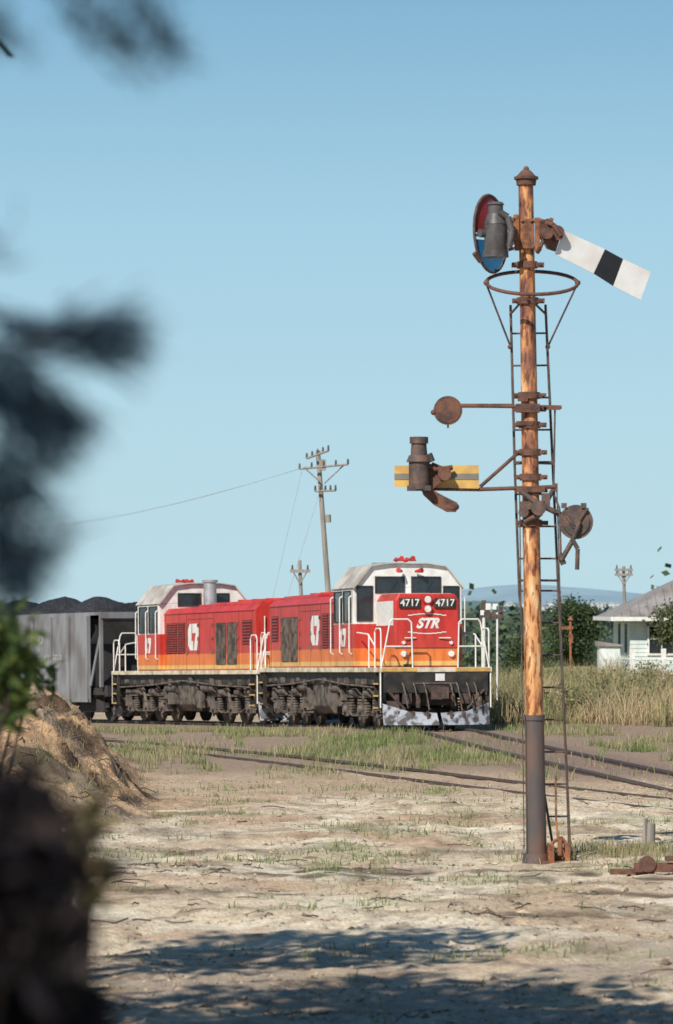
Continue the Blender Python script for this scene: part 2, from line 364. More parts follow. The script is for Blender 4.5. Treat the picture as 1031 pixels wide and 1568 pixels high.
# ------------------------------------------------------------ litter, twigs and clods
def litter():
    n=16000
    y=27+rng.uniform(0,1,n)**1.2*42; x=rng.uniform(-1,1,n)*(y*.095+.4)
    k=fbm(x,y,1.1,1.0,3,seed=101)>.48; x=x[k];y=y[k];n=len(x)
    s=rng.uniform(.006,.020,n)*np.where(rng.uniform(0,1,n)<.03,2.6,1); l=s*rng.uniform(1,2.4,n); a=rng.uniform(0,np.pi,n); z=gz(x,y)
    base=np.array([[-1,0,0],[0,-1,0],[1,0,0],[0,1,0],[.1,.1,1]],float)
    P=np.repeat(base[None],n,0)+rng.uniform(-.3,.3,(n,5,3)); P[:,:,0]*=l[:,None];P[:,:,1]*=s[:,None];P[:,:,2]*=s[:,None]*.9
    X2=P[:,:,0]*np.cos(a)[:,None]-P[:,:,1]*np.sin(a)[:,None]; Y2=P[:,:,0]*np.sin(a)[:,None]+P[:,:,1]*np.cos(a)[:,None]
    V=np.stack([X2+x[:,None],Y2+y[:,None],P[:,:,2]+z[:,None]],-1)
    b=np.arange(n)[:,None]*5
    T=np.concatenate([b+[0,1,4],b+[1,2,4],b+[2,3,4],b+[3,0,4]],0)
    c=cols_mix(n,(.12,.085,.06),(.52,.40,.28),.3); c=np.repeat(c[:,None],5,1)
    fast_mesh('gravel_and_clods',V.reshape(-1,3),T,c.reshape(-1,3),attr_mat('clod_soil',.95))
litter()
tw=Part()
for i in range(110):
    y=random.choice([random.uniform(28,60),random.gauss(44,1.2),random.gauss(38,1.5)]); x=random.uniform(-.09,.095)*y; a=random.uniform(-.7,.7)+(math.pi/2 if random.random()<.3 else 0); l=random.uniform(.08,.45)
    p=Vector((x,y,float(gz(x,y))+.015)); pts=[p]
    for k in range(3):
        a+=random.uniform(-.35,.35); p=p+Vector((math.cos(a)*l/3,math.sin(a)*l/3,0)); p.z=float(gz(p.x,p.y))+random.uniform(.005,.04); pts.append(p)
    tw.path(pts,random.uniform(.003,.009),5)
tw.obj('fallen_twigs',M['bark'])
# ------------------------------------------------------------ tracks
def track(name,cl,ztop,sleep=True,lo=0,hi=400):
    par=empty(name); R=Part(); S=Part()
    pts=[p for p in cl if lo<=p.y<=hi]
    for side in (-.7175,.7175):
        prof=[(-.035,0),(.035,0),(.035,-.04),(.012,-.05),(.012,-.13),(.06,-.16),(-.06,-.16),(-.012,-.13),(-.012,-.05),(-.035,-.04)]
        vs=[];k=len(prof)
        for i,p in enumerate(pts):
            t=(pts[min(i+1,len(pts)-1)]-pts[max(i-1,0)]).normalized(); nrm=Vector((-t.y,t.x))
            c=p+nrm*side
            for a,b in prof: q=c+nrm*a; vs.append((q.x,q.y,ztop(p.y)+b))
        fs=[(i*k+j,i*k+(j+1)%k,(i+1)*k+(j+1)%k,(i+1)*k+j) for i in range(len(pts)-1) for j in range(k)]
        R.add(vs,fs)
    R.obj('rails',M['rail'],par)
    acc=0
    for a,b in zip(pts[:-1],pts[1:]):
        acc+=(b-a).length
        if acc>.65:
            acc=0; t=(b-a).normalized(); ang=math.atan2(t.y,t.x)+random.uniform(-.02,.02)
            T=Matrix.Translation((a.x,a.y,ztop(a.y)-.225+random.uniform(-.015,.02)))@Matrix.Rotation(ang,4,'Z')
            S.box(-.115,.115,-1.2,1.2,-.06,.06,T)
    S.obj('sleepers',M['sleeper'],par)
track('railway_track',main,lambda y:rz(y)-.01,hi=175)
track('railway_track',siding,lambda y:-.045-(.022*max(y-95,0)),hi=120)
# ------------------------------------------------------------ locomotive
def logo(P,x0,z0,y,s,dr):
    def poly(pts):
        vs=[(x0+dr*a*s,y,z0+b*s) for a,b in pts]; n=len(vs)
        vs2=[(v[0],y+(.004 if y>0 else -.004),v[2]) for v in vs]
        P.add(vs+vs2,[tuple(range(n)),tuple(range(2*n-1,n-1,-1))]+[(i,i+n,(i+1)%n+n,(i+1)%n) for i in range(n)])
    poly([(-.64,.30),(-.44,.52),(-.24,.52),(-.24,-.14),(-.06,-.14),(-.06,-.5),(-.40,-.5),(-.64,-.3)])
    poly([(-.14,.52),(.60,.52),(.60,.1),(.38,-.5),(.02,-.5),(.28,.16),(-.14,.16)])
def loco(name,loc,heading,pitch,num):
    e=empty(name,loc); e.rotation_mode='QUATERNION'
    e.rotation_quaternion=(Matrix.Rotation(heading,4,'Z')@Matrix.Rotation(pitch,4,'Y')).to_quaternion()
    S0=6.8
    X=lambda s:S0-s
    # frame / deck
    P=Part(); P.box(-6.8,6.8,-1.45,1.45,1.44,1.56); P.obj('sill',M['cream'],e,.01)
    P=Part(); P.box(-6.6,6.6,-1.30,1.30,1.12,1.44); P.box(6.55,6.78,-1.35,1.35,.92,1.44); P.box(-6.78,-6.55,-1.35,1.35,.92,1.44); P.obj('underframe',M['black'],e,.01)
    # long hood
    hw=1.27
    P=Part(); P.prism([(-hw,1.563),(-hw,3.3),(-hw+.14,3.45),(hw-.14,3.45),(hw,3.3),(hw,1.563)],'x',X(13.0),X(4.75)); P.obj('long_hood',M['hood'],e,.02)
    P=Part()
    P.box(X(12.6),X(8.6),-.95,.95,3.45,3.56); P.box(X(8.2),X(6.4),-.7,.7,3.45,3.54)
    for s in (9.2,10.4,11.6): P.tube((X(s),0,3.56),(X(s),0,3.64),.42,.42,20)
    for yy in (-hw,hw):
        P.box(X(12.95),X(4.8),yy-.03,yy+.03,3.26,3.30)
    P.obj('hood_roof_hatches',M['red'],e,.02)
    D=Part(); Lv=Part(); G=Part()
    for sg in (-1,1):
        y=sg*hw
        def panel(s0,s1,z0,z1,prt,n,vert=False,dark=None):
            (dark or D).box(X(s1),X(s0),min(y,y+sg*.006),max(y,y+sg*.006),z0,z1)
            for i in range(n):
                if vert:
                    a=s0+(s1-s0)*(i+.5)/n; prt.box(X(a)-.02,X(a)+.02,min(y,y+sg*.035),max(y,y+sg*.035),z0+.02,z1-.02)
                else:
                    zz=z0+(z1-z0)*(i+.5)/n; h=(z1-z0)/n*.30
                    prt.box(X(s1)+.03,X(s0)-.03,min(y,y+sg*.035),max(y,y+sg*.035),zz-h,zz+h)
        panel(5.0,6.0,2.08,3.0,Lv,13); panel(6.08,6.75,2.08,3.0,Lv,13)
        panel(9.6,10.45,1.72,2.95,G,8,True); panel(10.6,11.4,1.72,2.95,G,8,True)
        panel(11.9,12.7,2.3,3.0,Lv,8)
        for s in (4.9,6.9,8.1,9.4,11.6,12.8):
            D.box(X(s)-.008,X(s)+.008,min(y,y+sg*.004),max(y,y+sg*.004),1.6,3.24)
        for s in (7.0,8.0,9.3,11.5):
            for z in (2.1,2.5,2.9): G.bx((X(s),y+sg*.02,z),(.05,.04,.1))
        D.box(X(9.3),X(7.0),min(y,y+sg*.004),max(y,y+sg*.004),3.08,3.095)
    D.obj('panel_recesses',M['black'],e); Lv.obj('louvre_slats',M['dred'],e); G.obj('grille_bars',M['grime2'],e)
    # cab
    P=Part(); P.prism([(-1.45,1.563),(-1.45,3.62),(1.45,3.62),(1.45,1.563)],'x',X(4.78),X(2.7)); P.obj('cab_body',M['cab'],e,.03)
    P=Part()
    sec=[(-1.45,3.62),(-.98,4.15),(-.5,4.21),(.5,4.21),(.98,4.15),(1.45,3.62)]
    P.prism(sec,'x',X(2.7),X(2.74)); P.prism(sec,'x',X(4.74),X(4.78)); P.obj('cab_gables',M['white'],e)
    P=Part()
    so=[(-1.49,3.60),(-1.0,4.18),(-.5,4.25),(.5,4.25),(1.0,4.18),(1.49,3.60)]
    si=[(a*.98,b-.03) for a,b in so]
    P.prism(so+si[::-1],'x',X(4.9),X(2.6)); P.obj('cab_roof',M['roof'],e)
    # nose
    P=Part(); P.prism([(-.84,1.563),(-.84,3.25),(-.74,3.42),(.74,3.42),(.84,3.25),(.84,1.563)],'x',X(2.7),X(.85)); P.obj('nose',M['hood'],e,.05)
    Wt=Part()
    for sg in (-1,1): Wt.box(X(2.68),X(1.0),min(sg*.843,sg*.85),max(sg*.843,sg*.85),2.62,3.24)
    Wt.box(X(2.66),X(1.1),-.7,.7,3.423,3.43)
    # windows
    Gl=Part(); Fr=Part()
    def win(face,a0,a1,z0,z1,pos,fr=.035):
        sg=1 if pos>0 else -1
        if face=='x':
            sgn=1 if face=='x' and pos>X(3.5) else -1
            Gl.box(min(pos,pos+sgn*.01),max(pos,pos+sgn*.01),a0,a1,z0,z1)
            for b in ((a0-fr,a1+fr,z0-fr,z0),(a0-fr,a1+fr,z1,z1+fr),(a0-fr,a0,z0,z1),(a1,a1+fr,z0,z1)):
                Fr.box(min(pos,pos+sgn*.03),max(pos,pos+sgn*.03),*b)
        else:
            Gl.box(a0,a1,min(pos,pos+sg*.01),max(pos,pos+sg*.01),z0,z1)
            for b in ((a0-fr,a1+fr,z0-fr,z0),(a0-fr,a1+fr,z1,z1+fr),(a0-fr,a0,z0,z1),(a1,a1+fr,z0,z1)):
                Fr.box(b[0],b[1],min(pos,pos+sg*.03),max(pos,pos+sg*.03),b[2],b[3])
    xf=X(2.7)
    for sg in (-1,1):
        a=sorted((sg*.12,sg*.84)); win('x',a[0],a[1],3.50,3.86,xf)
        a=sorted((sg*.97,sg*1.33)); win('x',a[0],a[1],2.78,3.62,xf)
        a=sorted((sg*.12,sg*.80)); win('x',a[0],a[1],3.56,3.90,X(4.78))
        win('y',X(3.65),X(2.95),2.75,3.50,sg*1.45); win('y',X(4.62),X(3.90),2.75,3.50,sg*1.45)
    Gl.obj('window_glass',M['glass'],e); Fr.obj('window_frames',M['black'],e)
    # wipers, door seams, number boards
    K=Part()
    xn=X(.85)
    for yy in (-.46,.46): K.box(xn+.002,xn+.05,yy-.27,yy+.27,3.06,3.30)
    K.box(xn+.002,xn+.012,-.84,.84,2.04,2.055)
    K.box(xn+.002,xn+.03,-.62,-.36,1.58,1.64)
    for yy in (-.5,.45): K.tube((xf+.04,yy,3.52),(xf+.05,yy+.2,3.82),.008)
    # grab steps
    for z in (.55,.85,1.15):
        for sx in (6.45,-6.45):
            for sg in (-1,1): K.box(sx-.22,sx+.22,sg*1.38-.09,sg*1.38+.09,z-.02,z+.02)
    for sx in (6.22,6.68,-6.22,-6.68):
        for sg in (-1,1): K.box(sx-.02,sx+.02,sg*1.40-.05,sg*1.40+.05,.5,1.43)
    K.obj('black_fittings',M['black'],e)
    for yy in (-.46,.46): text('number_board_digits',num,.25,e,(xn+.053,yy,3.18),(math.pi/2,0,math.pi/2),M['white'],off=.004)
    text('front_logo_letters','STR',.34,e,(xn+.004,0,2.66),(math.pi/2,0,math.pi/2),M['white'],shear=.4,off=.016)
    Hl=Part()
    for z in (3.27,3.03):
        Hl.tube((xn,0,z),(xn+.08,0,z),.12,.12,16)
    Hl.obj('headlight_housing',M['red'],e)
    H2=Part()
    for z in (3.27,3.03): H2.tube((xn+.08,0,z),(xn+.086,0,z),.085,.085,16)
    for yy in (-.62,.62):
        H2.tube((xn,yy,1.9),(xn+.07,yy,1.9),.075,.075,12)
        H2.tube((xn,yy,2.18),(xn+.05,yy,2.18),.045,.045,12)
    H2.box(6.785,6.80,-.02,.22,1.22,1.40)
    # curved white swoosh lines round the front emblem
    for s,zc in ((1,2.86),(-1,2.46)):
        for i in range(8):
            a=-.5+i*.125; za=zc+s*.05*(1-((a+.0625)/.5)**2); H2.box(xn+.003,xn+.009,a,a+.126,za-.012,za+.012)
    H2.obj('lamp_lenses',M['white'],e)
    # side logos
    for sg in (-1,1):
        dr=1 if sg<0 else -1
        logo(Wt,X(7.55),2.55,sg*(hw+.003),.78,dr); 
        logo(Wt,X(3.75),2.33,sg*1.453,.46,dr)
    Wt.obj('white_markings',M['white'],e)
    # handrails
    H=Part(); r=.021
    for sg in (-1,1):
        yo=sg*1.40
        # front platform side loops
        H.path([(6.7,yo,1.56),(6.7,yo,2.45),(6.62,yo,2.53),(6.2,yo,2.53),(6.1,yo,2.45),(6.1,yo,1.56)],r)
        H.path([(6.1,yo,2.1),(5.4,yo,2.4),(4.3,yo,2.45)],r)
        H.path([(5.5,yo,1.56),(5.5,yo,2.4)],r)
        H.path([(6.72,yo,1.56),(6.72,yo*.84,2.68),(6.72,yo*.80,2.76),(6.72,yo*.50,2.76),(6.72,yo*.44,2.68),(6.72,yo*.42,1.56)],r)
        H.path([(6.72,yo*.93,2.08),(6.72,yo*.43,2.08)],r)
        H.path([(6.75,yo*1.02,.55),(6.75,yo*1.02,1.56)],r)
        # rear platform
        H.path([(-6.7,yo,.6),(-6.7,yo,2.45),(-6.6,yo,2.55),(-6.25,yo,2.55),(-6.15,yo,2.45),(-6.15,yo,1.56)],r)
        H.path([(-6.72,yo,1.56),(-6.72,yo*.86,2.55),(-6.72,yo*.5,2.6),(-6.72,yo*.4,2.5),(-6.72,yo*.4,1.56)],r)
        H.path([(-6.72,yo,2.0),(-6.72,yo*.4,2.0)],r)
        # cab door rails
        for s in (2.78,3.78,4.74): H.path([(X(s),sg*1.47,1.9),(X(s),sg*1.54,1.95),(X(s),sg*1.54,3.35),(X(s),sg*1.47,3.4)],.018)
        H.path([(X(.82),sg*.3,2.30),(X(.78),sg*.6,2.30)],.015)
        H.path([(X(13.05),sg*1.0,1.7),(X(13.05),sg*1.0,3.1)],.018)
    H.obj('handrails',M['white'],e)
    Yt=Part()
    for sg in (-1,1):
        Yt.box(6.802,6.81,min(sg*.5,sg*1.40),max(sg*.5,sg*1.40),1.46,1.545)
        for sx in (6.45,-6.45):
            for z in (.55,.85,1.15): Yt.box(sx-.22,sx+.22,sg*1.48-.01,sg*1.48+.01,z-.02,z+.02)
    Yt.obj('yellow_edges',M['sigy'],e)
    # horns, stack
    P=Part()
    for yy,dx in ((-.16,.30),(.12,.38)):
        P.tube((X(3.0),yy,4.34),(X(3.0)+dx,yy,4.36),.025,.065,12)
        P.tube((X(3.0),yy,4.34),(X(3.0)-.25,yy,4.34),.025,.06,12)
    P.tube((X(3.0),-.3,4.32),(X(3.0),.3,4.32),.025); P.tube((X(3.0),0,4.2),(X(3.0),0,4.32),.035)
    for yy in(-.35,.35): P.tube((X(2.62),yy*.5,4.02),(X(2.45),yy*.9,4.05),.03,.07,12)
    P.obj('air_horns',M['red'],e)
    P=Part(); P.tube((X(5.4),0,3.45),(X(5.4),0,4.25),.2,.2,20); P.tube((X(5.4),0,4.25),(X(5.4),0,4.32),.24,.24,20); P.obj('exhaust_stack',M['silver'],e)
    # bogies
    B=Part(); B2=Part()
    for bxc in (-3.95,3.95):
        for dx in (-1.55,0,1.55):
            x=bxc+dx
            for sg in (-1,1):
                B.tube((x,sg*.66,.48),(x,sg*.80,.48),.49,.49,28); B.tube((x,sg*.80,.48),(x,sg*.82,.48),.40,.36,28)
                B2.bx((x,sg*1.12,.48),(.34,.22,.36)); B2.tube((x,sg*1.22,.48),(x,sg*1.30,.48),.12,.10,14)
                for q in (-.34,.34):
                    for k in range(5): B2.tube((x+q,sg*1.12,.42+k*.07),(x+q,sg*1.12,.46+k*.07),.105,.105,12)
                B2.bx((x,sg*1.12,.36),(.95,.16,.06))
                B.bx((x+.62,sg*.9,.45),(.10,.18,.42)); B.tube((x+.62,sg*1.0,.2),(x+.62,sg*1.05,1.0),.03)
            B.tube((x,-.8,.48),(x,.8,.48),.09)
        for sg in (-1,1):
            B.prism([(bxc-2.35,.62),(bxc-2.25,.98),(bxc-.5,.98),(bxc-.35,.86),(bxc+.35,.86),(bxc+.5,.98),(bxc+2.25,.98),(bxc+2.35,.62),(bxc+2.1,.78),(bxc-2.1,.78)],'y',sg*1.03,sg*1.16)
            B2.tube((bxc-.9,sg*1.2,.92),(bxc-.45,sg*1.2,.92),.11,.11,12); B2.tube((bxc+.5,sg*1.2,.92),(bxc+.95,sg*1.2,.92),.11,.11,12)
            B.path([(bxc-2.2,sg*1.22,.7),(bxc-.8,sg*1.24,.32),(bxc+.8,sg*1.24,.32),(bxc+2.2,sg*1.22,.7)],.022)
            B2.tube((bxc+.1,sg*1.18,.5),(bxc+.38,sg*1.2,1.15),.05,.05,8); B2.tube((bxc-1.2,sg*1.22,1.0),(bxc-1.2,sg*1.22,1.25),.07)
            B2.bx((bxc-1.9,sg*1.2,.85),(.25,.12,.3)); B2.bx((bxc+1.85,sg*1.2,.62),(.2,.16,.3))
        B.box(bxc-2.2,bxc+2.2,-.6,.6,.6,.95)
    B.obj('bogie_frames_and_wheels',M['grime'],e); B2.obj('axleboxes_and_springs',M['grime2'],e)
    P=Part(); P.prism([(-1.28,.55),(-1.1,.34),(1.1,.34),(1.28,.55),(1.28,1.2),(-1.28,1.2)],'x',-1.0,.75); P.obj('fuel_tank',M['grime'],e,.03)
    P=Part()
    for sg in (-1,1):
        P.tube((-1.5,sg*1.2,1.05),(-2.6,sg*1.2,1.05),.14,.14,14); P.tube((.95,sg*1.2,1.02),(1.9,sg*1.2,1.02),.13,.13,14)
        P.path([(-6.4,sg*1.36,1.05),(-3,sg*1.36,1.12),(0,sg*1.36,1.25),(3,sg*1.36,1.12),(6.2,sg*1.36,1.05)],.025)
        P.bx((1.3,sg*1.22,.72),(.5,.2,.35)); P.bx((-1.35,sg*1.25,.7),(.3,.15,.5))
        for i in range(14): P.bx((-6+i*.9+random.uniform(-.2,.2),sg*1.33,1.22+random.uniform(-.05,.05)),(random.uniform(.1,.35),.08,random.uniform(.08,.2)))
    P.obj('air_reservoirs_and_piping',M['grime2'],e)
    # ploughs, couplers, hoses
    P=Part(); Q=Part(); HZ=Part()
    for sx in (1,-1):
        xx=sx*6.85
        for sg in (-1,1):
            vs=[(xx+sx*.45,sg*.05,.12),(xx+sx*.02,sg*1.38,.12),(xx-sx*.12,sg*1.38,.66),(xx+sx*.1,sg*.75,.46),(xx+sx*.18,sg*.05,.42)]
            vs2=[(a-sx*.04,b,c) for a,b,c in vs]
            P.add(vs+vs2,[(0,1,2,3,4),(9,8,7,6,5),(0,5,6,1),(1,6,7,2),(2,7,8,3),(3,8,9,4),(4,9,5,0)])
            for yy in (.3,.65,1.0): Q.bx((xx+sx*(.33-.3*yy),sg*yy,.30),(.05,.05,.34))
            Q.bx((xx-sx*.14,sg*1.0,.8),(.06,.1,.5)); Q.bx((xx-sx*.14,sg*.45,.8),(.06,.1,.5))
        Q.box(min(xx-sx*.2,xx+sx*.15),max(xx-sx*.2,xx+sx*.15),-.12,.12,.82,1.02)
        Q.box(min(xx+sx*.12,xx+sx*.34),max(xx+sx*.12,xx+sx*.34),-.19,.15,.76,1.08); Q.box(min(xx+sx*.3,xx+sx*.42),max(xx+sx*.3,xx+sx*.42),.02,.19,.78,1.06)
        Q.tube((xx-sx*.08,-.55,1.15),(xx-sx*.08,.55,1.15),.03)
        for sg in (-1,1):
            Q.tube((xx-sx*.1,sg*.8,.5),(xx-sx*.1,sg*1.25,1.0),.04); Q.bx((xx-sx*.1,sg*.75,.78),(.1,.22,.26)); Q.bx((xx-sx*.12,sg*1.1,.62),(.1,.3,.2))
        for yy,dz in ((-.88,.55),(-.6,.62),(-.33,.5),(.35,.6),(.52,.48),(.78,.6),(.98,.52)):
            HZ.path([(xx-sx*.05,yy,1.17),(xx+sx*.1,yy,1.08),(xx+sx*.17,yy+.03,.85),(xx+sx*.15,yy+.09,dz),(xx+sx*.05,yy+.16,dz+.03)],.02)
    P.obj('ploughs',M['plough'],e,.008); Q.obj('couplers',M['iron'],e); HZ.obj('brake_hoses',M['grime2'],e)
    return e
c=C0+6.8*d1
pit=math.atan(.018)
loco('diesel_locomotive',(c.x,c.y,rz(c.y)),math.atan2(-d1.y,-d1.x),-pit*.9,'4717')
c=C1+6.9*d2
loco('diesel_locomotive',(c.x,c.y,rz(c.y)),math.atan2(d2.y,d2.x),pit,'4702')
# ------------------------------------------------------------ hopper wagons
M['hopperw']=mat('faded_stencil',(.42,.42,.42),.8,col2=(.28,.28,.28),scale=6)
def wagon(loc,heading,pitch):
    e=empty('coal_hopper_wagon',loc); e.rotation_mode='QUATERNION'
    e.rotation_quaternion=(Matrix.Rotation(heading,4,'Z')@Matrix.Rotation(pitch,4,'Y')).to_quaternion()
    P=Part()
    for sg in (-1,1):
        P.prism([(-5.2,.62),(5.2,.62),(5.2,3.4),(-5.2,3.4)],'y',sg*1.38,sg*1.42)
        P.box(-5.95,5.95,sg*1.36-.05,sg*1.36+.09*1,3.4,3.5)
        for i in range(9): x=-5.15+i*10.3/8; P.box(x-.04,x+.04,sg*1.46-.045,sg*1.46+.045,.7,3.38)
    for sx in (-1,1):
        P.box(sx*5.95-.04,sx*5.95+.04,-1.4,1.4,3.3,3.5)
        P.add([(sx*5.9,-1.36,3.3),(sx*5.9,1.36,3.3),(sx*3.6,1.36,1.1),(sx*3.6,-1.36,1.1)],[(0,1,2,3)])
        for sg in (-1,1):
            P.box(sx*5.9-.05,sx*5.9+.05,sg*1.36-.05,sg*1.36+.05,1.1,3.4)
            P.tube((sx*5.85,sg*1.3,3.0),(sx*5.2,sg*1.38,1.15),.05)
    P.obj('hopper_body',M['hopper'],e)
    P=Part(); P.box(-6.1,6.1,-1.25,1.25,.85,1.08); 
    for sx in (-1,1):
        P.box(sx*4.95-.1,sx*4.95+.1,-1.3,1.3,1.1,3.3)
        P.box(sx*6.1-.1,sx*6.1+.1,-1.3,1.3,.8,1.15); P.box(min(sx*6.1,sx*6.5),max(sx*6.1,sx*6.5),-.15,.15,.8,1.0)
        for dx in (-.9,.9):
            for sg in (-1,1):
                P.tube((sx*4.6+dx,sg*.68,.46),(sx*4.6+dx,sg*.82,.46),.46,.46,24); P.bx((sx*4.6+dx,sg*1.05,.46),(.3,.2,.28))
        for sg in (-1,1): P.prism([(sx*4.6-1.2,.45),(sx*4.6-.5,.75),(sx*4.6+.5,.75),(sx*4.6+1.2,.45),(sx*4.6+.5,.3),(sx*4.6-.5,.3)],'y',sg*1.0,sg*1.1)
    P.obj('underframe_and_bogies',M['hopperd'],e)
    # coal heaps
    u=np.linspace(-5.9,5.9,120); v=np.linspace(-1.34,1.34,30); U,Vv=np.meshgrid(u,v)
    ph=np.abs(np.cos((U-.55)*math.pi/2.9))
    h=3.36+.66*ph**1.5*(1-(Vv/1.45)**2)*(.8+.4*fbm(U+9,Vv+3,1.2,1.2,3,seed=6))+.12*(fbm(U+9,Vv+3,.2,.2,3,seed=8)-.4)
    h=np.where(np.abs(U)>5.8,3.2,h)
    ii=np.arange(U.size).reshape(U.shape); Fq=np.stack([ii[:-1,:-1],ii[:-1,1:],ii[1:,1:],ii[1:,:-1]],-1).reshape(-1,4)
    fast_mesh('coal_load',np.stack([U,Vv,h],-1).reshape(-1,3),Fq,None,M['coal'],False,e)
    # stencils
    text('wagon_lettering','P',.8,e,(1.7,-1.425,2.5),(math.pi/2,0,0),M['hopperw'])
    text('wagon_lettering_small','NHFF 3',.4,e,(2.6,-1.425,2.0),(math.pi/2,0,0),M['hopperw'])
c=C2+6.7*d3; wagon((c.x,c.y,rz(c.y)-.02),math.atan2(-d3.y,-d3.x),-pit)
c=C3+6.9*d4; wagon((c.x,c.y,rz(c.y)-.02),math.atan2(-d4.y,-d4.x),-pit)
# ------------------------------------------------------------ semaphore signal
SB=Vector((2.387,45.8,0.0)); k=128.4
def S(px,py,dy=0): return Vector(((px-822)/k,dy,(1315-py)/k))
sig=empty('semaphore_signal',(SB.x,SB.y,float(gz(SB.x,SB.y))))
def axp(py): return 822-(1315-py)*17/1065
P=Part(); P.tube(S(axp(1330),1330),S(axp(1092),1092),.125,.115,24); P.tube(S(axp(1092),1094),S(axp(1092),1086),.128,.128,24); P.tube(S(821,1316),S(821,1298),.17,.15,20); P.obj('post_base_sleeve',M['postg'],sig)
P=Part(); P.tube(S(axp(1090),1090),S(axp(900),900),.110,.106,28,False); P.tube(S(axp(900),900),S(axp(262),262),.106,.088,28); P.obj('post',M['post'],sig)
P=Part(); P.tube(S(806,275),S(806,264),.115,.125,20); P.tube(S(806,264),S(806,252),.14,.05,20); P.ball(S(806,250),.035)
P.tube(S(806,266),S(806,262),.145,.145,20)
for py,r in ((397,.125),(452,.13),(597,.13),(618,.125),(642,.13),(684,.13),(722,.13),(742,.13),(792,.13)):
    x=axp(py); P.tube(S(x,py+5),S(x,py-5),r,r,20)
    P.bx(S(x-17,py),(.10,.14,.05)); P.bx(S(x+18,py),(.12,.14,.05))
    for q in (-20,20): P.tube(S(x+q,py,-.10),S(x+q,py,.08),.014)
P.obj('post_clamps_and_cap',M['rust'],sig)
# ladder and hoop
P=Part()
Lt=lambda py:S(float(np.interp(py,[455,700,900,1090,1312],[784,790,797,816,852])),py,.34-.0002*(py-455)); Rt=lambda py:S(838+(py-470)*38/840,py,.26)
P.path([Lt(y) for y in (455,700,900,1090,1312)],.016); P.path([Rt(y) for y in (455,700,900,1100,1312)],.016)
for i in range(17):
    y=499+i*49.6; P.tube(Lt(y),Rt(y),.012)
P.path([S(784,520,.3),S(745,425,.05)],.012);P.path([S(841,520,.26),S(885,425,.05)],.012)
P.path([S(783,470,.3),S(800,452,0)],.014);P.path([S(838,470,.26),S(815,452,0)],.014)
for y in (700,880): P.path([Lt(y),S(axp(y),y,.0)],.014); P.path([Rt(y),S(axp(y),y,0)],.014)
P.path([S(850,612,-.02),S(848,740,-.02)],.011); P.path([S(795,745,-.12),S(797,900,-.14),S(802,1290,-.14)],.007)
P.path([S(853,740,.0),S(858,900,.02),S(872,1300,.1)],.007)
P.obj('ladder',M['iron'],sig)
P=Part(); pts=[]
for i in range(41):
    t=2*math.pi*i/40; pts.append(S(815+70*math.cos(t),424+23*math.sin(t),-.50*math.sin(t)+.02))
for a,b in zip(pts[:-1],pts[1:]): P.tube(a,b,.022,seg=8)
P.path([S(808,452,-.46),S(808,452,-.05)],.02); P.path([S(806,400,.5),S(806,400,.05)],.02)
for px in (745,885): P.ball(S(px,424,.02),.035)
for px in (783,841): P.ball(S(px,520,.28),.03)
P.obj('ladder_hoop',M['rust'],sig)
# main arm
Ap=lambda px,py,o=0:S(px,py,(px-840)/k*.45-.16+o)
def plate(P,pts,fn,t=.02):
    n=len(pts); A=[fn(a,b) for a,b in pts]; B=[fn(a,b,t) for a,b in pts]
    P.add(A+B,[tuple(range(n)),tuple(range(2*n-1,n-1,-1))]+[(i,(i+1)%n,(i+1)%n+n,i+n) for i in range(n)])
P=Part(); plate(P,[(863,345),(928,371),(910,409),(849,382)],Ap); plate(P,[(957,385),(1001,403),(985,447),(941,427)],Ap)
P.obj('arm_blade_white',M['sigw'],sig)
P=Part(); plate(P,[(928,371),(957,385),(941,427),(910,409)],Ap); P.obj('arm_blade_band',M['sigb'],sig)
P=Part()
plate(P,[(826,333),(838,328),(862,344),(850,378),(836,374),(824,352)],lambda a,b,o=0:Ap(a,b,o-.02),.05)
P.tube(S(836,352,-.30),S(836,352,.12),.07,.07,16); P.tube(S(852,350,-.20),S(852,350,-.12),.09,.09,14); P.path([S(822,330,-.14),S(846,338,-.2),S(857,355,-.2)],.03)
P.bx(S(838,338,-.1),(.12,.16,.10)); P.path([S(836,352,-.2),S(826,372,-.2),S(822,380,-.15)],.025)
P.tube(S(840,330,-.18),S(846,332,-.18),.03)
P.obj('arm_pivot_casting',M['rust'],sig)
P=Part()
P.bx(S(803,352,-.02),(.22,.28,.34)); P.bx(S(788,335,-.1),(.12,.08,.06)); P.bx(S(790,345,-.16),(.07,.06,.36)); P.bx(S(822,352,-.14),(.06,.06,.40))
P.path([S(772,325,-.05),S(795,330,-.1),S(826,331,-.1)],.025); P.path([S(778,375,-.1),S(790,372,-.1),S(826,372,-.1)],.02)
for px,py in ((786,330),(786,365),(798,378),(826,376),(812,330),(798,330)): P.tube(S(px,py,-.19),S(px,py,-.13),.022,.022,6)
P.obj('arm_bracket',M['rustl'],sig,.008)
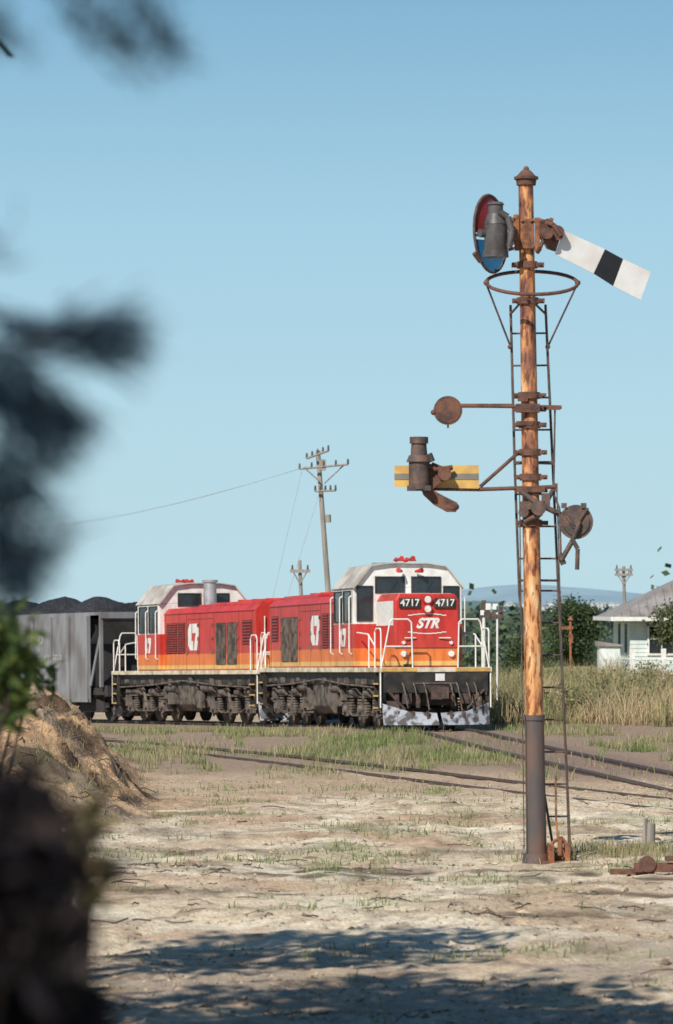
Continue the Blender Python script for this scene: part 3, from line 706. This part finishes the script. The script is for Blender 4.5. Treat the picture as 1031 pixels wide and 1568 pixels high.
# spectacle
Dp=lambda px,py,o=0:S(px,py,(px-752)/k*1.0+.10+o)
P=Part(); N=36
E=[(752+26*math.cos(2*math.pi*i/N)+ -3*math.sin(2*math.pi*i/N),348-59*math.sin(2*math.pi*i/N)) for i in range(N)]
for i in range(N):
    a=E[i];b=E[(i+1)%N]; P.tube(Dp(*a),Dp(*b),.018,seg=8)
P.path([Dp(728,352),Dp(776,352)],.018); P.path([Dp(756,350),Dp(790,352)],.03)
P.path([Dp(726,380),Dp(736,392)],.03)
P.obj('spectacle_rim',M['iron'],sig)
P=Part(); up=[p for p in E if p[1]<352]; plate(P,up,Dp,.008); P.obj('spectacle_glass_red',M['gred'],sig)
P=Part(); dn=[p for p in E if p[1]>=352]; plate(P,dn,Dp,.008); P.obj('spectacle_glass_blue',M['gblue'],sig)
P=Part()
P.tube(S(758,378,-.24),S(758,338,-.24),.135,.135,20); P.tube(S(758,338,-.24),S(758,322,-.24),.14,.10,20); P.tube(S(758,322,-.24),S(758,308,-.24),.088,.088,20); P.tube(S(758,308,-.24),S(758,304,-.24),.105,.08,20)
P.tube(S(758,388,-.24),S(758,378,-.24),.155,.15,20); P.path([S(763,320,-.34),S(776,328,-.34),S(782,350,-.34),S(778,374,-.34)],.04,10); P.tube(S(745,352,-.24),S(733,352,-.30),.05,.05,12)
P.obj('signal_lamp',M['lamp'],sig)
# small disc arm
P=Part(); P.tube(S(686,620,-.02),S(686,620,-.06),.172,.172,32); P.tube(S(686,620,-.06),S(686,620,-.068),.15,.15,24); P.ball(S(664,623,-.04),.035); P.tube(S(686,641,-.04),S(686,647,-.04),.012)
P.bx(S(745,613,-.05),(.62,.03,.05)); P.bx(S(845,616,-.05),(.2,.04,.05))
P.path([S(705,613,-.05),S(860,615,-.05)],.022)
P.bx(S(808,617,-.1),(.28,.12,.10)); P.bx(S(800,600,-.11),(.12,.05,.1)); P.bx(S(803,640,-.11),(.2,.05,.05))
P.obj('disc_indicator',M['rust'],sig)
# distant arm, bracket
P=Part(); Yp=lambda px,py,o=0:S(px,py,-.12+o)
plate(P,[(604,705),(733,704),(733,740),(604,737)],Yp,.02); P.obj('lower_arm_blade',M['sigy'],sig)
P=Part(); plate(P,[(604,717),(733,717),(733,726),(604,726)],lambda a,b,o=0:S(a,b,-.128+o),.006); P.obj('lower_arm_stripe',mat('arm_stripe_grey',(.22,.19,.16),.6),sig)
P=Part()
P.tube(S(641,742,-.28),S(641,700,-.28),.12,.12,20); P.tube(S(641,700,-.28),S(641,690,-.28),.15,.12,20); P.tube(S(641,690,-.28),S(641,672,-.28),.10,.09,18); P.tube(S(641,672,-.28),S(641,662,-.28),.11,.11,18); P.bx(S(641,740,-.28),(.28,.2,.06)); P.tube(S(655,688,-.28),S(660,700,-.28),.05)
P.obj('lower_signal_lamp',M['iron'],sig)
P=Part()
plate(P,[(640,730),(662,700),(690,712),(690,722),(668,735),(662,742),(680,752),(700,762),(698,776),(684,776),(664,765),(648,750)],lambda a,b,o=0:S(a,b,-.22+o),.07)
P.tube(S(680,718,-.30),S(680,718,-.1),.08,.08,16); P.path([S(655,705,-.25),S(668,712,-.25),S(692,708,-.2)],.03)
P.ball(S(692,768,-.2),.07,sc=(1.2,.6,.8))
P.path([S(660,740,-.1),S(733,741,-.08),S(850,737,-.05)],.024)
P.path([S(790,688,-.08),S(735,737,-.08)],.022); P.path([S(800,684,0),S(790,688,-.08)],.02)
P.bx(S(812,741,-.1),(.34,.08,.07)); P.bx(S(850,738,-.03),(.06,.06,.1))
P.obj('lower_arm_bracket',M['rust'],sig)
# right disc with lever
P=Part(); P.tube(S(881,791,-.10),S(881,791,-.16),.205,.205,32); P.tube(S(881,791,-.16),S(881,791,-.18),.165,.16,28); P.tube(S(881,791,-.18),S(881,791,-.24),.06,.05,14)
P.path([S(850,775,-.05),S(862,782,-.08),S(881,791,-.1)],.035)
P.path([S(884,796,-.22),S(875,820,-.22),S(858,850,-.22)],.03); P.path([S(875,818,-.24),S(883,832,-.24),S(882,864,-.24)],.026); P.path([S(856,840,-.2),S(862,856,-.2)],.035); P.path([S(862,775,-.18),S(878,800,-.2),S(899,770,-.19)],.018)
P.bx(S(893,766,-.13),(.06,.1,.06)); P.bx(S(863,766,-.13),(.06,.1,.06))
P.obj('lower_disc_and_lever',M['iron'],sig)
P=Part()
P.bx(S(815,766,-.12),(.30,.14,.10)); P.path([S(798,745,-.14),S(820,762,-.2),S(850,776,-.15)],.035); P.path([S(802,790,-.14),S(826,780,-.2),S(846,742,-.12)],.03); P.tube(S(823,770,-.32),S(823,770,-.1),.09,.09,14); P.tube(S(801,776,-.2),S(801,776,-.1),.06,.06,12)
P.path([S(846,745,-.12),S(856,770,-.12),S(858,850,-.18)],.014); P.bx(S(835,758,-.15),(.1,.08,.16))
P.obj('lower_crank_casting',M['iron'],sig,.006)
# foot gear
P=Part()
P.bx(S(843,1298,-.05),(.07,.3,.24)); P.bx(S(868,1296,-.05),(.06,.3,.2)); P.bx(S(856,1312,-.05),(.42,.4,.05)); P.path([S(840,1285,-.1),S(858,1272,-.1),S(870,1288,-.1)],.02); P.tube(S(857,1300,-.15),S(857,1275,-.15),.03)
P.path([S(852,1180,.15),S(853,1250,.15),S(856,1290,0)],.012); P.bx(S(866,1300,-.12),(.14,.03,.05))
P.obj('wire_pulley_at_foot',M['rustl'],sig)
# ------------------------------------------------------------ utility poles
def upole(name,top,base,arms,yaw,r=.13):
    e=empty(name,base); t=Vector(top)-Vector(base)
    P=Part(); P.tube((0,0,-.3),t,r,r*.7,14)
    I=Part()
    for f,L,tilt in arms:
        c=t*f; d=Vector((math.cos(yaw),math.sin(yaw),tilt)).normalized()
        q=d.to_track_quat('X','Z').to_matrix().to_4x4()
        P.box(-L/2,L/2,-.05,.05,-.06,.06,Matrix.Translation(c+Vector((0,-.13,0)))@q)
        nI=max(2,int(L/.45))
        for i in range(nI):
            s=-L/2+.1+(L-.2)*i/(nI-1); p=c+Vector((0,-.13,0))+d*s; I.tube(p+Vector((0,0,.06)),p+Vector((0,0,.24)),.045,.03,8)
        P.path([c-d*L*.35+Vector((0,-.13,0)),c+Vector((0,-.1,-.5))],.025); P.path([c+d*L*.35+Vector((0,-.13,0)),c+Vector((0,-.1,-.5))],.025)
    P.obj('timber_pole_and_crossarms',M['wood'],e); I.obj('insulators',M['lamp'],e)
    return e
T=at(487,690,140); B0=Vector((0.05,140,-1))
pe=upole('utility_pole',T,B0,[],0,.12)
P=Part(); I=Part()
for (a,b) in (((459,718),(533,711)),((483,752),(514,751)),((470,702),(503,690))):
    p=at(a[0],a[1],139.8)-B0; q=at(b[0],b[1],139.4)-B0; P.tube(p,q,.045,seg=6)
    for i in range(5):
        m=p.lerp(q,i/4); I.tube(m,m+Vector((0,0,.2)),.045,.03,8)
P.tube(at(466,716,139.7)-B0,at(493,740,139.8)-B0,.025); P.tube(at(527,712,139.5)-B0,at(497,740,139.8)-B0,.025)
P.bx(at(494,712,139.7)-B0,(.25,.2,.4)); P.tube(at(503,800,139.7)-B0,at(503,788,139.7)-B0,.10)
P.obj('crossarms',M['wood'],pe); I.obj('insulators',M['lamp'],pe)
P=Part()
def wire(a,b,sag,r=.012):
    pts=[a.lerp(b,i/14)-Vector((0,0,sag*4*(i/14)*(1-i/14))) for i in range(15)]; P.path(pts,r,5)
wire(at(459,718,139.8),at(-150,800,260),1.2,.008); wire(at(470,714,139.8),at(-150,806,260),1.2,.008)
wire(at(462,722,139.8),at(418,915,139.8),0,.010); wire(at(490,752,139.8),at(440,915,139.8),0,.009)
P.obj('overhead_wires',M['wire'])
t=at(459,858,150); upole('utility_pole',t,Vector((t.x+.25,150,-1.2)),[(.93,.8,0)],0,.10)
t=at(955,867,190); upole('utility_pole',t,Vector((t.x+.15,190,-1.0)),[(.97,.9,0),(.93,.9,0)],.1,.11)
# ------------------------------------------------------------ small ground signals beyond the locomotive
e=empty('lamp_signal',(at(741,915,108).x,108,-.1)); P=Part()
P.tube((0,0,0),(0,0,3.3),.05); P.tube((.38,0,0),(.38,0,3.2),.03)
P.obj('post',M['sigw'],e)
P=Part(); P.bx((0,0,3.15),(.12,.1,.3)); P.bx((.36,0,2.85),(.4,.08,.12)); P.bx((.1,0,2.9),(.14,.14,.18)); P.bx((-.1,0,2.72),(.2,.05,.14)); P.tube((.25,-.05,2.85),(.25,.05,2.85),.11,.11,16); P.bx((.48,0,3.05),(.12,.05,.14)); P.obj('lamp_cases',M['iron'],e)
P=Part(); P.bx((.12,-.1,3.12),(.14,.03,.18)); P.bx((.30,-.1,3.12),(.10,.03,.16)); P.bx((-.05,-.1,2.95),(.10,.03,.14)); P.obj('white_targets',M['sigw'],e)
e=empty('point_indicator',(at(874,1000,150).x,150,.3)); P=Part(); P.tube((0,0,0),(0,0,2.2),.05); P.tube((0,0,2.2),(0,0,2.35),.12,.04); P.bx((-.15,0,1.9),(.5,.04,.12)); P.bx((0,0,1.5),(.16,.1,.3)); P.obj('post',M['rustl'],e)
# ------------------------------------------------------------ house
def house():
    hx=at(965,1000,150).x  # left front wall
    e=empty('weatherboard_house',(hx,150,.4)); 
    P=Part(); W=7.5; Dp_=9; H=2.35
    P.box(0,W,0,Dp_,-.2,H)
    P.obj('walls',M['wall'],e)
    P=Part(); 
    for i in range(15): z=.05+i*.16; P.box(-.02,W+.02,-.02,Dp_+.02,z,z+.02)
    P.obj('weatherboard_laps',M['wall'],e)
    P=Part(); o=.75
    vs=[(-o,-o,H-.15),(W+o,-o,H-.15),(W+o,Dp_+o,H-.15),(-o,Dp_+o,H-.15),(3.0,3.6,H+1.75),(W-2.6,3.6,H+1.75),(3.0,Dp_-3.6,H+1.75),(W-2.6,Dp_-3.6,H+1.75)]
    P.add(vs,[(0,1,5,4),(1,2,7,5),(2,3,6,7),(3,0,4,6),(4,5,7,6)])
    P.add([(v[0],v[1],v[2]-.08) for v in vs[:4]],[(3,2,1,0)])
    P.obj('hip_roof',M['iroof'],e)
    P=Part()
    for i in range(26):
        f=i/25; x=-o+f*(W+2*o); t=min(1,min(f,1-f)*2.6); P.tube((x,-o,H-.13),(x,-o+(3.6+o)*t,H-.13+1.9*t),.025,seg=5)
    P.obj('roof_ribs',M['iroof'],e)
    P=Part(); P.box(-o,W+o,-o-.05,-o,H-.28,H-.12); P.box(-o-.05,-o,-o,Dp_+o,H-.28,H-.12); P.obj('fascia',M['white'],e)
    G=Part(); Fm=Part()
    for x in (.75,3.2):
        G.box(x,x+.95,-.03,-.005,.8,1.95)
        for b in ((x-.08,x+1.03,.72,.8),(x-.08,x+1.03,1.95,2.03),(x-.08,x,.8,1.95),(x+.95,x+1.03,.8,1.95),(x+.45,x+.5,.8,1.95),(x,x+.95,1.35,1.39)): Fm.box(b[0],b[1],-.07,-.03,b[2],b[3])
    G.box(5.2,6.05,-.03,-.005,-.1,1.95)
    for y in (1.5,5.0): G.box(-.03,-.005,y,y+1,.8,1.95)
    G.obj('windows',M['glass'],e); Fm.obj('window_frames',M['white'],e)
    P=Part(); P.box(4.3,4.9,4.2,4.9,H+1.2,H+2.6); P.box(4.22,4.98,4.12,4.98,H+2.6,H+2.72); P.obj('chimney',M['rustl'],e)
    P=Part(); P.prism([(-.55,1.85),(-.02,2.12),(-.02,2.17),(-.57,1.89)],'x',.6,1.85)
    P.obj('window_awning',M['iroof'],e)
house()
e=empty('garden_shed',(at(938,1000,148).x,148,.4)); P=Part(); P.box(-.5,.3,0,1.2,-.2,1.1); P.obj('walls',M['wall'],e); P=Part(); P.prism([(-.58,1.1),(.38,1.1),(.38,1.16),(-.58,1.3)],'y',-.1,1.3); P.obj('roof',M['iroof'],e)
e=empty('timber_fence'); P=Part()
for i,x in enumerate((9.6,10.6,11.7,12.9,14.1,15.3)):
    z=float(gz(x,138-i*.3)); P.box(x-.09,x+.09,138-i*.3-.06,138-i*.3+.06,z,z+1.25)
P.path([(9.6,137.9,1.15),(15.3,136.4,1.15)],.012,5); P.path([(9.6,137.9,.8),(15.3,136.4,.8)],.012,5); P.obj('posts_and_wire',M['white'],e)
# stumps / rusty point rodding
e=empty('tree_stump',(at(995,1300,48).x,48,0)); P=Part(); P.tube((0,0,-.1),(.02,0,.30),.07,.055,9); P.tube((-.07,.02,-.1),(-.05,0,.36),.04,.03,7); P.obj('stump_wood',M['wood'],e)
e=empty('rusty_signal_wire_pulleys',(3.75,43.2,float(gz(3.75,43.2)))); P=Part(); P.bx((0,0,.08),(.8,.12,.10)); P.bx((.1,0,.18),(.3,.2,.05)); P.tube((-.25,-.08,.12),(-.25,.08,.12),.09,.09,16); P.tube((.15,-.1,.2),(.15,.1,.2),.09,.09,16); P.bx((-.42,.05,.03),(.5,.1,.06)); P.obj('rodding_and_wheels',M['rust'],e,.005)
# ------------------------------------------------------------ foliage
folm=attr_mat('leaf_foliage',.7,trans=.25)
def leafcloud(cent,n,size,sc,cola,colb,clump=.35,elong=2.2,up=0,var=.3):
    cent=np.asarray(cent,float); m=len(cent)
    i=rng.integers(0,m,n); p=cent[i]+rng.normal(0,1,(n,3))*clump*np.asarray(sc)
    u=rng.normal(0,1,(n,3)); u[:,2]+=up; u/=np.linalg.norm(u,axis=1)[:,None]
    w=rng.normal(0,1,(n,3)); v=np.cross(u,w); v/=np.linalg.norm(v,axis=1)[:,None]
    s=size*rng.uniform(.6,1.3,(n,1))
    V=np.stack([p-u*s*elong/2,p+v*s*.5,p+u*s*elong/2,p-v*s*.5],1)
    b=np.arange(n)[:,None]*4
    shade=(rng.uniform(.65,1.25,m))[i][:,None]
    c=cols_mix(n,cola,colb,var)*shade
    return V.reshape(-1,3),b+[0,1,2,3],np.repeat(c[:,None],4,1).reshape(-1,3)
def tree(name,base,h,cr,n,size,cola,colb,ncl=40,squash=.6,trunk_r=None,crown_c=None,clump=.35,seed=0):
    r=np.random.default_rng(seed+5); e=empty(name,base)
    cc=np.array(crown_c if crown_c is not None else (0,0,h*.66))
    q=r.normal(0,1,(ncl,3)); q/=np.linalg.norm(q,axis=1)[:,None]; q*=r.uniform(.35,1,(ncl,1))**.6
    cen=cc+q*np.array([cr,cr,h*squash/2])
    P=Part(); tr=trunk_r or h*.022
    mid=Vector((cc[0]*.5,cc[1]*.5,h*.35)); P.tube((0,0,-.3),mid,tr,tr*.75,10); top=Vector(cc)+Vector((0,0,h*.1)); P.tube(mid,top,tr*.75,tr*.3,8)
    for j in range(0,ncl,2):
        c=Vector(cen[j]); a=mid.lerp(top,r.uniform(0,.8)); m=a.lerp(c,.5)+Vector((0,0,-.05*h)); P.tube(a,m,tr*.35,tr*.2,6); P.tube(m,c,tr*.2,tr*.06,5)
    P.obj('trunk_and_limbs',M['bark'],e)
    V,Fq,Cc=leafcloud(cen,n,size,(1,1,.75),cola,colb,clump)
    fast_mesh('leaves',V,Fq,Cc,folm,False,e)
    return e
# trees at right middle distance
x=at(880,1000,175).x
tree('gum_tree',(x,175,-.9),3.9,1.05,6500,.085,(.05,.08,.03),(.10,.13,.06),ncl=26,squash=.9,clump=.30,seed=1,trunk_r=.1)
tree('gum_tree',(x-1.3,185,-1.8),3.3,1.0,4000,.085,(.06,.085,.035),(.10,.12,.06),ncl=20,squash=.9,clump=.33,seed=2,trunk_r=.1)
tree('garden_tree',(at(1035,950,146).x,146,.4),2.9,.8,3000,.07,(.10,.12,.05),(.16,.17,.08),ncl=20,squash=.7,seed=3,clump=.25,trunk_r=.05)
# low scrub among tall grass
cl=[]
for i in range(70):
    y=rng.uniform(103,138); x=rng.uniform(.045,.1)*y
    g=float(gz(x,y)); 
    for j in range(3): cl.append((x+rng.normal(0,.25),y+rng.normal(0,.3),g+rng.uniform(.1,.6)))
V,Fq,Cc=leafcloud(cl,14000,.055,(1,1,.8),(.14,.16,.07),(.32,.28,.15),clump=.2)
fast_mesh('low_scrub',V,Fq,Cc,folm)
# distant woodland
def woods(name,n,y0,y1,h0,h1,nl,sz,spread,hz0,hz1,hzm):
    cl=[]
    for i in range(n):
        y=rng.uniform(y0,y1); x=rng.uniform(-.13,.13)*y; g=float(gz(x,y,False)); hh=rng.uniform(h0,h1)
        for j in range(5): cl.append((x+rng.normal(0,spread),y+rng.normal(0,spread),g+hh*rng.uniform(.4,1)))
    V,Fq,Cc=leafcloud(cl,nl,sz,(1,1,.8),(.06,.095,.045),(.14,.17,.09),clump=spread*.6,elong=1.5)
    hz=ss(hz0,hz1,V[:,1])[:,None]*hzm; Cc=Cc*(1-hz)+np.array([.17,.24,.27])*hz  # leaf colour fades to a painted haze tint with distance
    fast_mesh(name,V,Fq,Cc,folm)
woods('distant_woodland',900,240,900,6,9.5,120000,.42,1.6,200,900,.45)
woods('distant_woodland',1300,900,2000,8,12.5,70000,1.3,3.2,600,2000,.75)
# hills, bluish distance haze painted into their base colour
def hills(name,y0,zb,zt,cA,seed,xr,step,sc,xl=None):
    xs_=np.arange(-xr,xr,step); rows=14; ysv=np.linspace(0,1,rows)
    XX,TT=np.meshgrid(xs_,ysv); top=zb+(zt-zb)*(.62+.42*fbm(XX+9000,0*XX,sc,1,5,seed=seed))
    if xl is not None: top=top-(zt*.75)*ss(xl[1],xl[0],XX)
    ZZ=zb+(top-zb)*np.sin(TT*math.pi/2)+ (zt-zb)*.05*(fbm(XX+9000,TT*50,step*5,6,3,seed=seed+3)-.5)*TT
    YY=y0+TT*y0*.25
    ii=np.arange(XX.size).reshape(XX.shape); Fq=np.stack([ii[:-1,:-1],ii[:-1,1:],ii[1:,1:],ii[1:,:-1]],-1).reshape(-1,4)
    n=fbm(XX+9000,TT*300,step*3,20,4,seed=seed+7)[...,None]
    cc=np.array(cA)*(.75+.5*n)
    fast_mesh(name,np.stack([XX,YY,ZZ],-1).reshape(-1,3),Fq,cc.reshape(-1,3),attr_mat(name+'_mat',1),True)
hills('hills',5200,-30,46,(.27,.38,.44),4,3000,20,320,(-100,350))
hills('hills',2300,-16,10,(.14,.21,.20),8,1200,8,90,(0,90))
# town specks
P=Part(); Rf=Part(); tn=empty('distant_town')
for i in range(60):
    y=random.uniform(2240,2290); x=at(random.choice([random.gauss(880,25),random.gauss(930,20),random.uniform(720,1060)]),0,y).x; z=random.uniform(-1.0,4.5); w=random.uniform(1.5,4.5); h=random.uniform(1.2,2.4)
    P.box(x-w/2,x+w/2,y-3,y+3,z,z+h)
    Rf.prism([(x-w/2-.3,z+h),(x+w/2+.3,z+h),(x,z+h+1.0)],'y',y-3.2,y+3.2)
P.obj('walls',mat('distant_wall',(.66,.68,.69),.8),tn); Rf.obj('roofs',mat('distant_roof',(.36,.36,.37),.8,col2=(.5,.47,.47),scale=.05),tn)
# shade trees left of the view, throw dappled shade across the foreground
tree('shade_tree',(-5.6,20.5,0),10.5,2.3,4200,.16,(.05,.075,.03),(.08,.10,.045),ncl=60,squash=.62,trunk_r=.22,crown_c=(0.6,-.5,7.0),clump=.34,seed=12)
tree('shade_tree',(-5.2,15.0,.2),9.5,2.2,9500,.18,(.05,.075,.03),(.08,.10,.045),ncl=60,squash=.7,trunk_r=.2,crown_c=(0.9,2.6,6.6),clump=.50,seed=15)
tree('shade_tree',(-6.8,26.5,0),9.6,1.5,1300,.14,(.05,.075,.03),(.08,.10,.045),ncl=16,squash=.30,trunk_r=.14,crown_c=(2.1,-.9,7.6),clump=.30,seed=18)
# near casuarina fronds
e=empty('casuarina_tree',(-1.6,5.2,1.1)); off=Vector((-1.6,5.2,1.1))
Br=Part(); Br.tube((0,0,-.3),(.05,0,1.6),.09,.07,10); Br.tube((.05,0,1.6),(.0,0,3.4),.07,.03,10)
NV=[];NC=[]
def frond(p,q,n,ln,spread,dens=1,stem=True,wid=.0022):
    p=np.array(p);q=np.array(q); d=q-p; d/=np.linalg.norm(d)
    for i in range(n):
        t=rng.uniform(0,1); c=p+(q-p)*t+rng.normal(0,.017,3)*(1-.3*t)
        u=d+rng.normal(0,spread,3); u[2]-=.15; u/=np.linalg.norm(u)
        l=ln*rng.uniform(.6,1.3); w=np.cross(u,rng.normal(0,1,3)); w/=np.linalg.norm(w); w*=wid
        e1=c+u*l
        NV.append([c-w,c+w,e1+w*.3,e1-w*.3]); NC.append(np.array([.020,.042,.068])*rng.uniform(.6,1.7))
def nf(a,b,n,ln=.06,spread=.28,d=4.6,wid=.0022):
    p=at(a[0],a[1],d)-off; q=at(b[0],b[1],d+.05)-off
    frond(p,q,int(n*.85),ln,spread,wid=wid); Br.tube(p,q,.0025,.001,5)
# upper sprays
for a,b,n in (((110,-40),(190,75),60),((120,20),(190,55),45),((200,-30),(262,70),80),((230,20),(270,90),50),((60,-30),(120,25),25),((-20,20),(20,60),50),((-60,-30),(10,70),40),((150,60),(250,110),35),((170,-20),(230,40),30)):
    nf(a,b,n,.03,.6)
# middle sprays
for a,b,n in (((-40,540),(120,505),140),((60,520),(195,540),170),((60,525),(190,485),120),((120,500),(205,515),60),((-40,560),(40,620),220),((10,560),(95,640),250),((-30,620),(90,690),180),((60,610),(115,655),90),
              ((-40,700),(45,760),200),((0,690),(65,715),80),((-40,780),(40,870),210),((-20,740),(20,860),120),((20,860),(90,835),90),((-40,890),(30,880),110),((-40,480),(40,510),70),((-30,930),(20,890),40),((-30,400),(10,370),20),((10,790),(100,800),35)):
    nf(a,b,n,.045,.34)
for a,b in (((-300,560),(-40,545)),((-300,760),(-40,800)),((-300,640),(-30,650)),((-250,-60),(110,-40)),((110,-40),(200,-35)),((-300,700),(-40,700)),((-300,880),(-30,890))):
    Br.path([at(a[0],a[1],4.6)-off,at(b[0],b[1],4.6)-off],.006,6)
for a in ((-300,560),(-300,760),(-300,640),(-250,-60),(-300,700),(-300,880)):
    p=at(a[0],a[1],4.6)-off; Br.tube((.02,0,p.z-.3),p,.02,.007,6)
Br.obj('trunk_and_branches',M['bark'],e)
NV=np.array(NV).reshape(-1,3); nq=len(NV)//4
fast_mesh('needles',NV,np.arange(nq*4).reshape(-1,4),np.repeat(np.array(NC),4,0),folm,False,e)
# dark bush bottom left
def bush(name,base,cent,n,size,ca,cb,clump,el=2.5,stems=True):
    e=empty(name,base); V,Fq,Cc=leafcloud(cent,n,size,(1,1,1),ca,cb,clump,el,var=.4); V=V-np.array(base)
    fast_mesh('leaves',V,Fq,Cc,folm,False,e)
    P=Part()
    for c in list(cent)[::3]: P.path([(0,0,0),((c[0]-base[0])*.6,(c[1]-base[1])*.6,(c[2]-base[2])*.45),(c[0]-base[0],c[1]-base[1],c[2]-base[2])],.008,5)
    P.obj('stems',M['bark'],e)
ce=[]
for i in range(110):
    py=random.uniform(1205,1760); lim=15+130*math.sin(min(1,max(0,(py-1185)/220))*math.pi/2)-(30 if py>1440 else 0)+random.uniform(-15,10); px=random.uniform(-350,lim-15)
    d=random.uniform(4.5,5.2); ce.append(tuple(at(px,py,d)))
bush('dark_bush',(-.75,4.9,1.15),ce,16000,.022,(.014,.014,.020),(.038,.028,.026),.027)
ce=[tuple(at(random.uniform(-40,28),random.uniform(965,1075),14+random.uniform(-.3,.3))) for i in range(20)]
bush('green_sapling',(-1.9,14,.35),ce,1000,.03,(.06,.10,.03),(.15,.19,.05),.05)
ce=[tuple(at(random.uniform(105,145),random.uniform(1240,1400),8+random.uniform(-.2,.2))) for i in range(9)]
bush('dry_sapling',(-.62,8.0,.9),ce,200,.022,(.10,.10,.04),(.18,.13,.06),.025)
ce=[tuple(at(random.uniform(30,75),1035+random.uniform(-12,12),22)) for i in range(6)]+[tuple(at(random.uniform(-40,30),1040+random.uniform(-12,25),22)) for i in range(6)]
bush('small_sapling',(-2.6,22,0.0),ce,180,.035,(.06,.11,.03),(.15,.2,.05),.05)
# roots/brush on the mound
P=Part()
for i in range(70):
    x=random.uniform(-5.6,-3.0); y=random.uniform(54,62); z=float(gz(x,y)); p=Vector((x,y,z)); a=random.uniform(0,6.28)
    P.path([p,p+Vector((math.cos(a)*.15,-.1,random.uniform(.02,.08))),p+Vector((math.cos(a)*.35,-.2,random.uniform(-.12,.10)))],random.uniform(.004,.010),5)
P.obj('exposed_roots',M['bark'])
# ------------------------------------------------------------ camera
cam=bpy.data.cameras.new('camera'); co=bpy.data.objects.new('camera',cam); scene.collection.objects.link(co)
co.location=(0,0,CAMZ); co.rotation_euler=(math.pi/2,0,0)
cam.sensor_fit='VERTICAL'; cam.sensor_height=36; cam.sensor_width=24; cam.lens=135; cam.shift_y=146/1568
cam.clip_start=.1; cam.clip_end=20000
cam.dof.use_dof=True; cam.dof.focus_distance=65; cam.dof.aperture_fstop=3.8
scene.camera=co
# ------------------------------------------------------------ light
el=math.radians(40); az=Vector((-.48,-.877)).normalized()
sv=Vector((az.x*math.cos(el),az.y*math.cos(el),math.sin(el)))
l=bpy.data.lights.new('sun','SUN'); l.energy=5.0; l.angle=math.radians(.5); l.color=(1,.955,.87)
lo=bpy.data.objects.new('sun',l); scene.collection.objects.link(lo); lo.rotation_euler=sv.to_track_quat('Z','Y').to_euler(); lo.location=(0,0,30)
w=bpy.data.worlds.new('World'); scene.world=w; w.use_nodes=True; nt=w.node_tree
bg=nt.nodes['Background']; sk=nt.nodes.new('ShaderNodeTexSky'); sk.sky_type='NISHITA'; sk.sun_disc=False
sk.sun_elevation=el; sk.sun_rotation=math.atan2(az.x,az.y); sk.air_density=1.0; sk.dust_density=.4; sk.ozone_density=2
tc=nt.nodes.new('ShaderNodeTexCoord'); sp=nt.nodes.new('ShaderNodeSeparateXYZ'); nt.links.new(tc.outputs['Generated'],sp.inputs[0])
rp=nt.nodes.new('ShaderNodeValToRGB'); cr=rp.color_ramp
cr.elements[0].position=0; cr.elements[0].color=(.50,.74,.84,1); cr.elements[1].position=1; cr.elements[1].color=(.03,.09,.22,1)
for p,c in ((.05,(.45,.70,.83)),(.10,(.38,.64,.80)),(.16,(.22,.46,.66)),(.26,(.12,.28,.48)),(.5,(.05,.14,.30))):
    q=cr.elements.new(p); q.color=(*c,1)
nt.links.new(sp.outputs['Z'],rp.inputs[0])
sc=nt.nodes.new('ShaderNodeVectorMath'); sc.operation='SCALE'; sc.inputs['Scale'].default_value=12.5; nt.links.new(rp.outputs[0],sc.inputs[0])
mx=nt.nodes.new('ShaderNodeMix'); mx.data_type='RGBA'; mx.inputs[0].default_value=.88
nt.links.new(sk.outputs[0],mx.inputs[6]); nt.links.new(sc.outputs[0],mx.inputs[7]); nt.links.new(mx.outputs[2],bg.inputs[0]); bg.inputs[1].default_value=.08
scene.view_settings.view_transform='Standard'; scene.view_settings.look='None'; scene.view_settings.exposure=0
